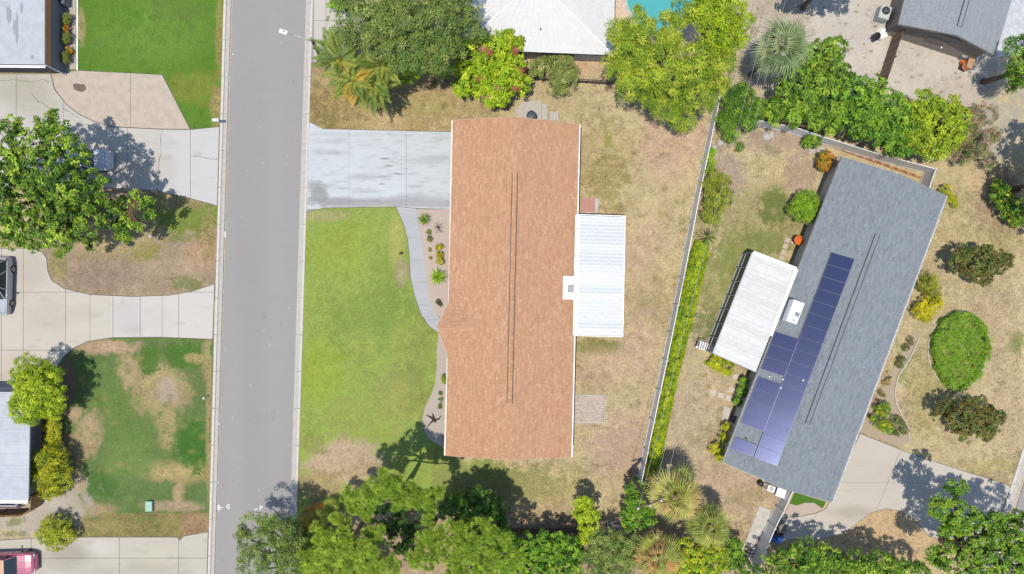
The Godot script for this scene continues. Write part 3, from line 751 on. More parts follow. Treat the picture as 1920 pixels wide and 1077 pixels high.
func house_grey():
	var pal := [C(147, 155, 163), C(145, 153, 161), C(150, 158, 166), C(138, 146, 155), C(154, 162, 169), C(147, 155, 162)]
	var e := 2.75; var rh := 4.05
	var c := [P(1580, 294, e), P(1775.5, 367, e), P(1560, 943, e), P(1357, 868, e)]
	var r0 := P(1688, 327, rh); var r1 := P(1469, 917, rh)
	var d := gable_house("house", "long house with a grey shingle roof carrying rows of dark blue solar panels", c, r0, r1, pal, M.wall_white)
	var h: Node3D = d.node; var rf: Node3D = d.roof
	ridge_vent(rf, r0.lerp(r1, .19), r0.lerp(r1, .795), (rh - e) / 4.3, pal, .14)
	var nn: Vector3 = (c[3] - c[0]).cross(r0 - c[0]).normalized()
	if nn.y < 0: nn = -nn
	var p0: Vector3 = c[0] + nn * .14
	var frame := mat(C(118, 124, 158), .4, null, 1.0, .3)
	var cells := [mat(Color(.044, .054, .122), .19, null, 1.0, .6)]
	for m in cells: m.metallic_specular = .5
	var arr := [[1560, 473, 1603, 486, 1414, 858.5, 1457, 875, 17], [1454, 622, 1498.5, 636, 1427, 692, 1471, 706.5, 3], [1423, 706.5, 1466, 721, 1389, 793, 1432.5, 810, 4], [1379, 820, 1420, 834.5, 1371, 842, 1412.5, 857, 1]]
	for q in arr:
		var A := on_plane(q[0], q[1], p0, nn); var B := on_plane(q[2], q[3], p0, nn); var E := on_plane(q[4], q[5], p0, nn); var D := on_plane(q[6], q[7], p0, nn)
		for i in q[8]:
			var f: float = (i + .012) / q[8]; var g: float = (i + .988) / q[8]
			var a := A.lerp(E, f); var b := B.lerp(D, f); var dd := B.lerp(D, g); var ee := A.lerp(E, g)
			var fm := MB.new()
			fm.quad(a, ee, dd, b)
			for k in [[a, b], [b, dd], [dd, ee], [ee, a]]: fm.quad(k[0], k[1], k[1] - nn * .05, k[0] - nn * .05)
			var s := part(h, "solar_panel", fm, frame)
			var gl := MB.new()
			var tilt: Vector3 = nn * rr(-.0015, .0015)
			var ins := func(x: Vector3, cx: Vector3) -> Vector3: return x.lerp(cx, .018) + nn * .006
			var m4 := (a + b + dd + ee) / 4
			gl.quad(ins.call(a, m4) + tilt, ins.call(ee, m4) - tilt, ins.call(dd, m4) - tilt, ins.call(b, m4) + tilt)
			part(s, "glass", gl, cells[0])
	for k in [[1466, 711], [1441, 706], [1462, 727], [1398, 822], [1504, 713]]:
		var b := MB.new(); var q := on_plane(k[0], k[1], c[0], nn)
		b.lathe(q, [Vector2(.0, .26), Vector2(.055, .26), Vector2(.055, -.05)], 10); part(h, "vent_pipe", b, M.white if k[0] != 1398 else M.black)
	# raised white box through the roof
	var bx := MB.new(); var bc := P(1487, 585, 3.5)
	var ang := Basis(Vector3.UP, -0.36)
	bx.slab(bc, Vector3(.86, 1.0, 1.72), .03, ang)
	var hb := part(h, "roof_box", bx, M.white)
	bx = MB.new(); bx.slab(bc + Vector3(.12, .53, .18), Vector3(.32, .08, .32), .02, ang); part(hb, "vent_hood", bx, M.steel)
	bx = MB.new(); bx.lathe(bc + Vector3(-.16, .5, .62), [Vector2(0, .1), Vector2(.07, .1), Vector2(.07, 0)], 10); part(hb, "vent_pipe", bx, M.steel)
	gutter(rf, c[1], c[2], Vector3(.93, 0, .35))
	gutter(rf, c[0], c[3], Vector3(-.93, 0, -.35), M.steel)
	var w: Array = d.w
	for q in [3.0, 7.5, 18.5, 22.0]: window_on(h, w[0], w[3], q, .95, 1.5, 1.2)
	for q in [4.0, 9.0, 13.0]: window_on(h, w[2], w[1], q + 10, .95, 1.5, 1.2)
	on_wall(h, w[2], w[1], 4.2, .05, 4.8, 2.1, "garage_door", M.white, .11, .05)
	# white enclosed porch with a dark screened side
	var pc := thing("screened_porch", "white roofed porch with dark screened side on the grey-roofed house", "porch", P(1415, 585, Y0))
	var a0 := P(1493, 505, 2.98); var a1 := P(1417.5, 697, 2.98); var b0 := P(1412, 474, 2.62); var b1 := P(1338, 662, 2.62)
	var wm := [mat(C(226, 225, 224), .55, M.g4, 2.4), mat(C(230, 230, 229), .55, M.g4, 3.1), mat(C(219, 219, 219), .55, M.g4, 2.0)]
	panel_roof(pc, a1, a0, b1, b0, 11, wm, wm[1], 1, .02)
	var dr := (a0 - a1).normalized(); var ou := (b0 - a0).normalized()
	var fl := MB.new(); beam(fl, a0 + Vector3(0, .05, 0), b0 + Vector3(0, .05, 0), .3, .06); beam(fl, a0 + Vector3(0, .07, 0), a1.lerp(a0, .35) + Vector3(0, .07, 0), .28, .06); part(pc, "flashing", fl, M.white)
	var tr := MB.new(); beam(tr, b0 + ou * .05, b1 + ou * .05, .07, .1); beam(tr, a1 - dr * .03, b1 - dr * .03, .06, .12); part(pc, "edge_trim", tr, mat(C(210, 212, 216), .5))
	var g0 := b0 - ou * .02; var g1 := b1 - ou * .02
	var wf := MB.new()
	for y in [Y0 + .06, 1.0, 2.48]: beam(wf, Vector3(g0.x, y, g0.z), Vector3(g1.x, y, g1.z), .07, .08)
	for i in 8:
		var q := g0.lerp(g1, i / 7.0); wf.box(Vector3(q.x, 1.3, q.z), Vector3(.08, 2.4, .08))
	part(pc, "screen_frame", wf, mat(C(190, 196, 204), .4))
	var scm := mat(Color(.022, .028, .034), .4)
	for i in 7:
		var q := g0.lerp(g1, i / 7.0) - ou * .03; var r := g0.lerp(g1, (i + 1) / 7.0) - ou * .03
		var sm := MB.new(); sm.box((Vector3(q.x, 1.3, q.z) + Vector3(r.x, 1.3, r.z)) / 2, Vector3(q.distance_to(r) - .06, 2.34, .012), Basis(Vector3.UP, -Vector2(r.x - q.x, r.z - q.z).angle()))
		part(pc, "screen_panel", sm, scm)
	for k in [[a0, b0], [a1, b1]]:
		var s := Vector2(k[0].x, k[0].z); var t := Vector2(k[1].x, k[1].z)
		wall_run(pc, s.lerp(t, .02), s.lerp(t, .96), Y0, 2.5, .08, M.wall_white)
	# wooden steps with a white rail by the porch door
	var ls := thing("porch_steps", "small white slatted landing with dark rail at the porch corner", "steps", P(1316, 648, Y0))
	for i in 5:
		var q := P(1309 + i * 4.3, 645 + i * 1.7, .55); var b := MB.new()
		b.slab(Vector3(q.x, .52, q.z), Vector3(.13, .04, .62), .006, Basis(Vector3.UP, -.36)); part(ls, "slat", b, M.vinyl)
	var fr := MB.new()
	for s in [-1, 1]:
		var q := P(1317.5, 648.5, .5); var o := Basis(Vector3.UP, -.36) * Vector3(0, 0, s * .3)
		beam(fr, q + o + Basis(Vector3.UP, -.36) * Vector3(-.55, -.04, 0), q + o + Basis(Vector3.UP, -.36) * Vector3(.55, -.04, 0), .05, .07)
		for t in [-.5, .5]:
			var g: Vector3 = q + o + Basis(Vector3.UP, -.36) * Vector3(t, 0, 0); fr.box(Vector3(g.x, .3, g.z), Vector3(.06, .42, .06))
	part(ls, "frame", fr, M.vinyl)
	var rl := MB.new(); var q0 := P(1305, 648, .5); var q1 := P(1309, 636, .5); var q2 := P(1322, 641, .5)
	for y in [.9, 1.15]: beam(rl, Vector3(q0.x, y, q0.z), Vector3(q1.x, y, q1.z), .035, .04); beam(rl, Vector3(q1.x, y, q1.z), Vector3(q2.x, y, q2.z), .035, .04)
	for q in [q0, q1, q2, q0.lerp(q1, .5), q1.lerp(q2, .5)]: rl.box(Vector3(q.x, .62, q.z), Vector3(.035, 1.05, .035))
	part(ls, "rail", rl, M.dark)

func house_hip():
	var e := 2.85; var rh := 4.5
	var c := [P(862, -210, e), P(1158, -210, e), P(1150, 103.5, e), P(862, 92, e)]
	var t0 := P(1006, -160, rh); var t1 := P(1006, -40, rh)
	var h := thing("house", "white hip-roofed house beside the pool", "house", P(1006, -60, Y0))
	var pal := [C(240, 240, 240), C(242, 242, 242), C(237, 238, 239), C(241, 240, 239)]
	var mb := MB.new(); mb.col = C(190, 190, 190)
	var dn := Vector3(0, -.02, 0)
	mb.quad(c[3] + dn, c[2] + dn, t1 + dn, t1 + dn); mb.quad(c[0] + dn, c[3] + dn, t1 + dn, t0 + dn); mb.quad(c[2] + dn, c[1] + dn, t0 + dn, t1 + dn)
	var rf := part(h, "roof", mb, M.vcol)
	var tm := mat(Color(1, 1, 1), .7, null, 2.5, 0.0, true)
	for k in [[c[3], c[2], t1, t1], [c[0], c[3], t0, t1], [c[2], c[1], t1, t0]]:
		var sh := MB.new(); shingles(sh, k[0], k[1], k[2], k[3], pal, .3, .5, .012, .012); stuff(part(rf, "shingles", sh, tm))
	for k in [[c[3], t1], [c[2], t1], [t0, t1]]:
		var hp := MB.new(); hp.tube([k[0] + Vector3(0, .0, 0), k[1] + Vector3(0, .0, 0)], [.07, .07], 6); part(rf, "hip_cap", hp, M.white)
	for k in [[c[3], c[2]], [c[2], c[1]], [c[0], c[3]]]:
		var fb := MB.new(); beam(fb, k[0] + Vector3(0, -.1, 0), k[1] + Vector3(0, -.1, 0), .03, .18); part(rf, "fascia_board", fb, M.dark)
	var w := []
	for i in 4:
		var z: Vector3 = c[i] + ((c[(i + 1) % 4] - c[i]).normalized() + (c[(i + 3) % 4] - c[i]).normalized()) * .5
		w.append(Vector2(z.x, z.z))
	for i in 4: wall_run(h, w[i], w[(i + 1) % 4], .02, e - .15, .18, M.wall_white)
	for q in [3.0, 7.0, 10.0]: window_on(h, w[2], w[3], q, .95, 1.4, 1.2)
	var v := MB.new(); var vp := P(1013.5, 56, 3.3); v.lathe(vp, [Vector2(0, .22), Vector2(.06, .22), Vector2(.06, -.1)], 10); part(h, "vent_pipe", v, M.black)
	# pool with its paved edge
	var pd := MB.new(); pd.prism(poly([1155, -120, 1330, -120, 1330, 82, 1250, 92, 1155, 60], Y0), .05, Y0 + .03); struct("pool_deck", pd, mat(C(232, 208, 186), .9, M.g1, 1.5))
	var ring := []; var inner := []
	for i in 26:
		var a := TAU * i / 26.0
		inner.append_array([1238 + cos(a) * 62 * (1 + .12 * sin(2 * a)), 5 + sin(a) * 62])
		ring.append_array([1238 + cos(a) * 68 * (1 + .12 * sin(2 * a)), 5 + sin(a) * 68])
	var cp := MB.new(); cp.prism(poly(ring, Y0), .08, Y0 + .05, .01); struct("pool_coping", cp, M.concrete)
	var pw := MB.new(); pw.prism(poly(inner, Y0), Y0 + .055, Y0 + .06)
	var wm := mat(C(96, 196, 200), .05); wm.metallic_specular = .5
	struct("pool_water", pw, wm)

func house_corner():
	var pal := [C(164, 171, 178), C(162, 169, 176), C(166, 173, 179), C(159, 166, 174)]
	var e := 2.8; var rh := 3.95
	var c := [P(1742, -190, e), P(1955, -190, e), P(1866, 104, e), P(1685, 45, e)]
	var r0 := P(1860, -168, rh); var r1 := P(1795, 66, rh)
	var d := gable_house("house", "taupe house with a plain grey roof and a small gable window by the sandy yard", c, r0, r1, pal, M.wall_taupe, .4, M.wall_taupe)
	ridge_vent(d.roof, r0.lerp(r1, .2), r0.lerp(r1, .93), .22, pal, .14)
	var w: Array = d.w; var ln: float = w[3].distance_to(w[2])
	var f := on_wall(d.node, w[2], w[3], ln * .52, 1.25, 1.5, .75, "window", M.wall_taupe, .1, .06)
	on_wall(f, w[2], w[3], ln * .52, 1.3, 1.36, .65, "pane", mat(C(110, 104, 100), .3), .13, .02)
	var lm := on_wall(d.node, w[2], w[3], ln * .4, .9, .1, .1, "wall_lamp", M.white, .14, .1)
	# white ground beside it
	var pv := MB.new(); pv.prism(poly([1885, -200, 2300, -200, 2300, 70, 1868, 108]), .05, Y0 + .02); struct("driveway_apron", pv, mat(C(214, 218, 226), .9, M.g1, 3.0))

func house_flat():
	var h := thing("house", "flat white-roofed house with a brown-topped wall beside a clipped shrub bed", "house", P(0, 20, Y0))
	var t := 2.62
	var rm := MB.new(); rm.prism(poly([-400, -260, 83, -260, 83, 121, -400, 117], t), t - .14, t, .02)
	var rf := part(h, "roof", rm, mat(C(200, 205, 212), .7, M.g4, 5.0))
	# dark mildew streaks on the membrane
	for k in [[16, 14, 8, 34], [31, 30, 5, 62], [26, 40, 3, 30], [60, 104, 6, 8], [40, 6, 5, 20]]:
		var s := MB.new(); var o := []
		for i in 14:
			var a := TAU * i / 14.0; var q := 1 + .25 * sin(i * 2.7 + k[0]); o.append_array([k[0] + cos(a) * k[2] * q * .6, k[1] + k[3] * .4 + sin(a) * k[3] * .5 * q])
		s.prism(poly(o, t), t, t + .004); part(rf, "mildew_streak", s, mat(C(168, 174, 180), .9, M.g2, .7))
	var gu := MB.new(); beam(gu, P(-400, 120, t) + Vector3(0, -.06, .02), P(83.5, 124.5, t) + Vector3(0, -.06, .02), .17, .1); part(rf, "gutter", gu, M.white)
	var br := [P(83, -260, t), P(83, 121, t)]
	var x0 := Vector2(br[0].x - .06, br[0].z); var x1 := Vector2(br[1].x - .06, br[1].z - .06)
	var y0 := P(-400, 117, t); var so := Vector2(y0.x, y0.z - .3)
	wall_run(h, x0, x1, 1.9, t - .15, .1, mat(C(214, 150, 106), .7, M.g4, 1.0), "brown_band")
	wall_run(h, x0 - Vector2(.02, 0), x1 - Vector2(.02, 0), .02, 1.895, .1, mat(C(128, 132, 146), .9, M.g2, .9))
	wall_run(h, Vector2(x1.x - .05, x1.y - .28), so, .02, t - .15, .1, mat(C(96, 98, 118), .9, M.g4, 1.0))
	var ht := MB.new(); ht.tube([Vector3(x1.x + .08, t - .1, x1.y + .1), Vector3(x1.x + .08, .25, x1.y + .1)], [.045, .045], 6); part(h, "downspout", ht, M.white)

func house_left():
	var h := thing("house", "low house with a pale grey metal roof behind the yellow-green shrubs and wooden fence", "house", P(0, 840, Y0))
	var t := 2.95
	var rmats := [mat(C(192, 199, 210), .5, M.g4, 4.0), mat(C(198, 205, 215), .5, M.g4, 5.0)]
	var a0 := P(-260, 735, 3.3); var a1 := P(-260, 938, 3.3); var b0 := P(57, 736, t); var b1 := P(53, 937, t)
	panel_roof(h, a0, a1, b0, b1, 9, rmats, rmats[1], 1, .02)
	var tr := MB.new(); beam(tr, b0, b1, .05, .14); beam(tr, a0, b0, .05, .12); part(h, "edge_trim", tr, mat(C(206, 210, 218), .5))
	var wt := MB.new(); beam(wt, P(-260, 941, 3.1), P(52, 941, 2.9), .28, .06); part(h, "eave_board", wt, M.white)
	var w := poly([-280, 726, 78, 726, 74, 930, -280, 930], Y0)
	for i in 4: wall_run(h, w[i], w[(i + 1) % 4], .02, 2.75, .15, mat(C(170, 172, 184), .9, M.g1, 1.0))
	var po := MB.new()
	for y in [0.5, 1.2, 1.9, 2.3]: beam(po, P(-260, 938, 0) * Vector3(1, 0, 1) + Vector3(0, y, 0), P(76, 935, 0) * Vector3(1, 0, 1) + Vector3(0, y, 0), .06, .2)
	part(h, "timber_siding", po, mat(C(172, 116, 96), .8, M.g2, .6))

# ---------------------------------------------------------------- foliage
func leaf(mb: MB, at: Vector3, along: Vector3, nrm: Vector3, l: float, w: float, fold := 0.25):
	var s := nrm.cross(along).normalized() * w * 0.5
	var tip := at + along * l - Vector3(0, l * 0.12, 0)
	var mid := at + along * l * 0.45 - nrm * w * fold
	mb.tri(at, mid + s + nrm * w * fold * 0.5, tip); mb.tri(at, tip, mid - s + nrm * w * fold * 0.5)
func rdir() -> Vector3:
	var z := rr(-1, 1); var a := rr(0, TAU); var r := sqrt(1 - z * z)
	return Vector3(r * cos(a), z, r * sin(a))
# a spray of leaves about one metre across; crowns are made of many of these
func make_clump(n: int, l: float, w: float, kind: String) -> MB:
	var mb := MB.new()
	for i in n:
		var d := rdir(); d.y = absf(d.y) * 0.9 - 0.12; d = d.normalized()
		var f := rr(0.72, 1.2); mb.col = Color(f, f * rr(0.94, 1.04), f * rr(0.85, 1.1))
		if kind == "needle":
			var b := d * rr(0.05, 0.12)
			var s := d.cross(rdir()).normalized() * w
			var t := d * rr(0.32, 0.56) * l / 0.5
			mb.tri(b - s, b + s, t)
			continue
		var p := d * rr(0.16, 0.5); p.y *= 0.8
		var al := (d * (1.2 if kind == "long" else 0.5) + rdir() * 0.9 + Vector3(0, -0.25 if kind == "long" else 0.0, 0)).normalized()
		var nn := (d * 0.7 + Vector3(0, 0.8, 0) + rdir() * 0.55).normalized()
		nn = (nn - al * nn.dot(al)).normalized()
		if kind == "b": leaf(mb, p - al * l * 0.4, al, nn, l * rr(0.75, 1.2), w * rr(0.8, 1.2))
		else:
			var s := nn.cross(al) * w * rr(.5, .75); var q := p - al * l * .4
			mb.tri(q - s * .4 + al * l * .3, q + s + al * l * .35, q + al * l * rr(.9, 1.2) - Vector3(0, l * .12, 0))
	var v := PackedVector3Array(); var n2 := PackedVector3Array(); var c := PackedColorArray()
	for i in mb.ix: v.append(mb.v[i]); n2.append(mb.n[i]); c.append(mb.c[i])
	mb.v = v; mb.n = n2; mb.c = c
	return mb
func clumps():
	CL.broad = [make_clump(34, .34, .20, "b"), make_clump(34, .36, .19, "b"), make_clump(32, .32, .2, "b")]
	CL.small = [make_clump(48, .24, .16, "t"), make_clump(48, .24, .15, "t"), make_clump(48, .26, .16, "b")]
	CL.fine = [make_clump(60, .27, .13, "t"), make_clump(60, .25, .13, "t")]
	CL.long = [make_clump(46, .46, .10, "long"), make_clump(46, .42, .11, "long")]
	CL.needle = [make_clump(80, .5, .022, "needle"), make_clump(80, .52, .024, "needle")]
	CL.trim = [make_clump(60, .2, .13, "t"), make_clump(60, .2, .12, "t")]

# many leaf sprays joined into the one foliage mesh of a plant
func leafmass(par: Node, called: String, key: String, trs: Array, cols: Array, tones: Array):
	var kinds: Array = CL[key]
	var pal := []
	for k in kinds.size():
		var row := []
		for j in 9:
			var t := tint(cols); var src: PackedColorArray = kinds[k].c; var o := PackedColorArray(); o.resize(src.size())
			var f := rr(.82, 1.18)
			for i in src.size(): o[i] = Color(src[i].r * t.r * f, src[i].g * t.g * f, src[i].b * t.b * f)
			row.append(o)
		pal.append(row)
	var v := PackedVector3Array(); var n := PackedVector3Array(); var c := PackedColorArray()
	for tr in trs:
		var k := rng.randi() % kinds.size()
		var x: Transform3D = tr
		v.append_array(x * (kinds[k].v as PackedVector3Array))
		n.append_array(Transform3D(x.basis.orthonormalized(), Vector3.ZERO) * (kinds[k].n as PackedVector3Array))
		c.append_array(pal[k][rng.randi() % 9])
	if v.is_empty(): return
	var a := []
	a.resize(Mesh.ARRAY_MAX)
	a[Mesh.ARRAY_VERTEX] = v; a[Mesh.ARRAY_NORMAL] = n; a[Mesh.ARRAY_COLOR] = c
	var m := ArrayMesh.new(); m.add_surface_from_arrays(Mesh.PRIMITIVE_TRIANGLES, a)
	m.surface_set_material(0, M.needle if key == "needle" else M.leaf)
	leaf_tris += v.size() / 3
	var o := MeshInstance3D.new(); o.name = called; o.mesh = m; par.add_child(o, true)
func tint(cols: Array) -> Color:
	var a: Color = cols[rng.randi() % cols.size()]; var b: Color = cols[rng.randi() % cols.size()]
	var c := a.lerp(b, rng.randf()); var f := rr(0.98, 1.3)
	return Color(c.r * f, c.g * f, c.b * f)

# foliage spread over a set of lobes [x, y, radius (photograph pixels), height of its middle (m)]
func crown(par: Node, lobes: Array, key: String, cols: Array, dens: float, cs: float, squash: float, gap: float, called := "crown"):
	var base: Vector3 = org[par]
	var trs := []
	cs *= .86
	for q in lobes:
		var c := P(q[0], q[1], q[3]); var r: float = q[2] / F * (CAM - q[3])
		r = maxf(r * 1.16 - cs * 0.2, r * 0.6)
		var n := int(dens * r * r / (cs * cs) * 14.0) + 6
		for i in n:
			var d := rdir()
			if rng.randf() < 0.7: d.y = absf(d.y)
			var rad := pow(rng.randf(), 0.32)
			if rng.randf() < .12: rad *= rr(1.0, 1.2)
			var p := c + Vector3(d.x, d.y * squash, d.z) * r * rad
			if p.y < Y0 + cs * .15: p.y = Y0 + cs * rr(.12, .3)
			if wob.get_noise_3d(p.x * 2.2, p.y * 2.2, p.z * 2.2) < gap: continue
			var up := (d + Vector3(0, 0.75, 0)).normalized()
			var x := up.cross(rdir()).normalized()
			trs.append(Transform3D(Basis(x, up, x.cross(up)).scaled(Vector3.ONE * cs * rr(0.72, 1.28)), p - base))
	leafmass(par, called, key, trs, cols, [])

func curve(a: Vector3, b: Vector3, bend: Vector3, n := 5) -> Array:
	var r := []
	for i in n:
		var t := i / (n - 1.0); r.append(a.lerp(b, t) + bend * 4 * t * (1 - t))
	return r
func taper(a: float, b: float, n := 5) -> Array:
	var r := []
	for i in n: r.append(lerpf(a, b, i / (n - 1.0)))
	return r

func foot(lobes: Array) -> Vector3:
	var s := Vector3.ZERO; var w := 0.0
	for q in lobes: s += P(q[0], q[1], q[3]) * q[2]; w += q[2]
	s /= w
	return Vector3(s.x, Y0, s.z)
func tree(called: String, label: String, cat: String, lobes: Array, key: String, cols: Array, o := {}) -> Node3D:
	var at: Vector3 = o.get("foot", foot(lobes))
	var t := thing(called, label, cat, at, o.get("group", ""))
	var tr: float = o.get("trunk", 0.14)
	var bark: Material = o.get("bark", M.bark)
	var hi := 0.0
	for q in lobes: hi = maxf(hi, q[3])
	var fork := at + Vector3(rr(-.2, .2), hi * 0.42, rr(-.2, .2))
	var mb := MB.new(); mb.tube(curve(at - Vector3(0, .08, 0), fork, Vector3(rr(-.1, .1), 0, rr(-.1, .1)), 4), [tr * 1.35, tr * 1.05, tr * .95, tr * .85], 8)
	part(t, o.get("stem", "trunk"), mb, bark)
	for q in lobes:
		var c := P(q[0], q[1], q[3])
		var ln := fork.distance_to(c)
		if ln < .25: continue
		var br := MB.new()
		var mid := fork.lerp(c, .55) + Vector3(rr(-.2, .2), -ln * .06, rr(-.2, .2))
		br.tube(curve(fork - Vector3(0, .06, 0), mid, Vector3(0, -ln * .04, 0), 3) + curve(mid, c, Vector3(rr(-.1, .1), .1, rr(-.1, .1)), 3).slice(1), [tr * .62, tr * .5, tr * .4, tr * .26, tr * .08], 5)
		var r: float = q[2] / F * (CAM - q[3])
		for k in 3:
			var d := rdir(); d.y = absf(d.y) * .6
			br.tube([mid.lerp(c, .3 + .25 * k), c + d * r * .75], [tr * .2, tr * .04], 4)
		part(t, "branch", br, bark)
	crown(t, lobes, key, cols, o.get("dens", 1.0), o.get("cs", 0.75), o.get("squash", 0.72), o.get("gap", -0.28))
	return t
# low shrub: several stems from the ground, leaves down to it
func shrub(called: String, label: String, lobes: Array, key: String, cols: Array, o := {}) -> Node3D:
	var at: Vector3 = o.get("foot", foot(lobes))
	var t := thing(called, label, o.get("cat", "shrub"), at, o.get("group", ""))
	var st := MB.new()
	for q in lobes:
		var c := P(q[0], q[1], q[3]); var r: float = q[2] / F * (CAM - q[3])
		for k in 4:
			var b := Vector3(lerpf(at.x, c.x, .8), Y0 - .05, lerpf(at.z, c.z, .8)) + Vector3(rr(-.1, .1), 0, rr(-.1, .1))
			var d := rdir(); d.y = absf(d.y)
			st.tube([b, b.lerp(c, .6) + d * .05, c + d * r * .6], [.028, .02, .008], 4)
	stuff(part(t, "stems", st, M.bark))
	crown(t, lobes, key, cols, o.get("dens", 1.1), o.get("cs", 0.5), o.get("squash", 0.9), o.get("gap", -0.35), "foliage")
	return t

# clipped solid shapes: leaves over the skin of a plan polygon with a rounded top
func hedge(called: String, label: String, spine: Array, h: float, key: String, cols: Array, cs := 0.34, round_ := 0.25, o := {}) -> Node3D:
	# spine: [x, y, half width px] points on the ground
	var pts := []
	for q in spine: pts.append([Q(q[0], q[1]), q[2] / 23.0])
	var m: Vector2 = pts[pts.size() / 2][0]
	var t := thing(called, label, o.get("cat", "hedge"), Vector3(m.x, Y0, m.y), o.get("group", ""))
	var core := MB.new()
	var trs := []
	for i in pts.size() - 1:
		var a: Vector2 = pts[i][0]; var b: Vector2 = pts[i + 1][0]; var ln := a.distance_to(b)
		for j in int(maxf(1, ln / .5)):
			var f := (j + .5) / maxf(1, int(ln / .5)); var c := a.lerp(b, f)
			for k in 3: core.tube([Vector3(c.x + rr(-.15, .15), Y0 - .05, c.y + rr(-.15, .15)), Vector3(c.x + rr(-.25, .25), h * .8, c.y + rr(-.25, .25))], [.02, .008], 4)
		var n := int(ln * (pts[i][1] + pts[i + 1][1] + h * 1.3) / (cs * cs) * o.get("dens", 4.5))
		var d := (b - a) / ln; var s := d.orthogonal()
		for j in n:
			var f := rng.randf(); var c := a.lerp(b, f); var hw := lerpf(pts[i][1], pts[i + 1][1], f) * (1 + .18 * wob.get_noise_2d(c.x * 3, c.y * 3))
			var q := rr(-1, 1) * (h + hw)
			var x := 0.0; var y := 0.0
			if absf(q) < hw: x = q; y = h - round_ * pow(absf(x) / hw, 3.0)
			else: x = signf(q) * hw; y = (h - round_) * (1 - (absf(q) - hw) / h)
			x *= rr(.86, 1.0); y *= rr(.9, 1.04)
			y += .12 * wob.get_noise_2d(c.x * 2 + x, c.y * 2)
			var p := Vector3(c.x + s.x * x, Y0 + maxf(y, .06), c.y + s.y * x)
			var up := Vector3(s.x * x / hw * .6, 1, s.y * x / hw * .6).normalized()
			var ax := up.cross(rdir()).normalized()
			trs.append(Transform3D(Basis(ax, up, ax.cross(up)).scaled(Vector3.ONE * cs * rr(.75, 1.25)), p - org[t]))
	stuff(part(t, "stems", core, M.bark))
	leafmass(t, "foliage", key, trs, cols, [])
	return t

# ---------------------------------------------------------------- palms and spiky plants
func fan_frond(l: float) -> ArrayMesh:
	var mb := MB.new()
	mb.col = Color(.9, 1, .7)
	mb.tube([Vector3.ZERO, Vector3(l * .22, l * .05, 0), Vector3(l * .45, l * .06, 0)], [.025, .02, .014], 4)
	var n := 22
	for i in n:
		var a := lerpf(-1.75, 1.75, i / (n - 1.0)); var r := l * (.58 - .1 * absf(a) / 1.75) * rr(.9, 1.08)
		var hub := Vector3(l * .43, l * .06, 0)
		var d := Vector3(cos(a), 0, sin(a)); var s := Vector3(-sin(a), 0, cos(a)) * l * .022
		var m := hub + d * r * .6 + Vector3(0, -l * .03 * absf(a), 0); var tip := hub + d * r + Vector3(0, -l * (.1 + rr(.0, .3)), 0)
		var f := rr(.8, 1.15); mb.col = Color(f, f, f)
		mb.tri(hub, m + s + Vector3(0, .015, 0), m); mb.tri(hub, m, m - s + Vector3(0, .015, 0)); mb.tri(m + s, tip, m); mb.tri(m, tip, m - s)
	var me := mb.commit(); me.surface_set_material(0, M.leaf); return me
func feather_frond(l: float, droop: float) -> ArrayMesh:
	var mb := MB.new(); mb.col = Color(1.1, 1.0, .6)
	var rp := []
	for i in 9:
		var t := i / 8.0; rp.append(Vector3(l * t * (1 - .12 * t), l * (.34 * t - droop * t * t), 0))
	mb.tube(rp, taper(.022, .005, 9), 4)
	for i in 26:
		var t := .14 + .86 * i / 25.0; var k := t * 8; var a: Vector3 = rp[int(minf(k, 7))].lerp(rp[int(minf(k, 7)) + 1], k - int(minf(k, 7)))
		for s in [-1, 1]:
			var ll := l * .26 * (sin(PI * minf(t + .12, 1.0)) * .8 + .25)
			var f := rr(.8, 1.2); mb.col = Color(f, f, f)
			var al := Vector3(.75, -.12 - rr(0, .3), s * .9).normalized()
			leaf(mb, a, al, Vector3.UP, ll, l * .03)
	var me := mb.commit(); me.surface_set_material(0, M.leaf); return me
func palm(called: String, label: String, px_: float, py_: float, h: float, rad_px: float, kind: String, cols: Array, n: int, o := {}) -> Node3D:
	var top := P(px_, py_, h)
	var at := Vector3(top.x, Y0, top.z)
	var t := thing(called, label, "palm", at, o.get("group", ""))
	var l: float = rad_px / F * (CAM - h)
	if h > 1.0:
		var mb := MB.new(); mb.tube(curve(at - Vector3(0, .1, 0), top, Vector3(rr(-.15, .15), 0, rr(-.15, .15))), [.19, .15, .14, .14, .15], 9); part(t, "trunk", mb, M.bark)
	var meshes := []
	for i in 3: meshes.append(fan_frond(l) if kind == "fan" else feather_frond(l, .42 + .1 * i))
	var mats := []
	for c in cols:
		var m: StandardMaterial3D = M.leaf.duplicate(); m.albedo_color = (c as Color).linear_to_srgb(); mats.append(m)
	for i in n:
		var u := (i + .5) / n
		var el: float = lerpf(1.45, -.55, pow(u, .8)) + rr(-.25, .25) if kind == "fan" else lerpf(.9, -.1, u)
		if h <= 1.0: el = maxf(el * .7, .05)
		var az := i * 2.39996 + rr(-.2, .2)
		var b := Basis(Vector3.UP, az) * Basis(Vector3.BACK, el) * Basis(Vector3.RIGHT, rr(-.4, .4))
		var f := place(t, "frond", meshes[rng.randi() % 3], Transform3D(b.scaled(Vector3.ONE * rr(.75, 1.15)), top - at + b * Vector3(.06, 0, 0) + Vector3(0, .05 if h > 1 else .1, 0)))
		f.material_override = mats[rng.randi() % mats.size()]
	return t
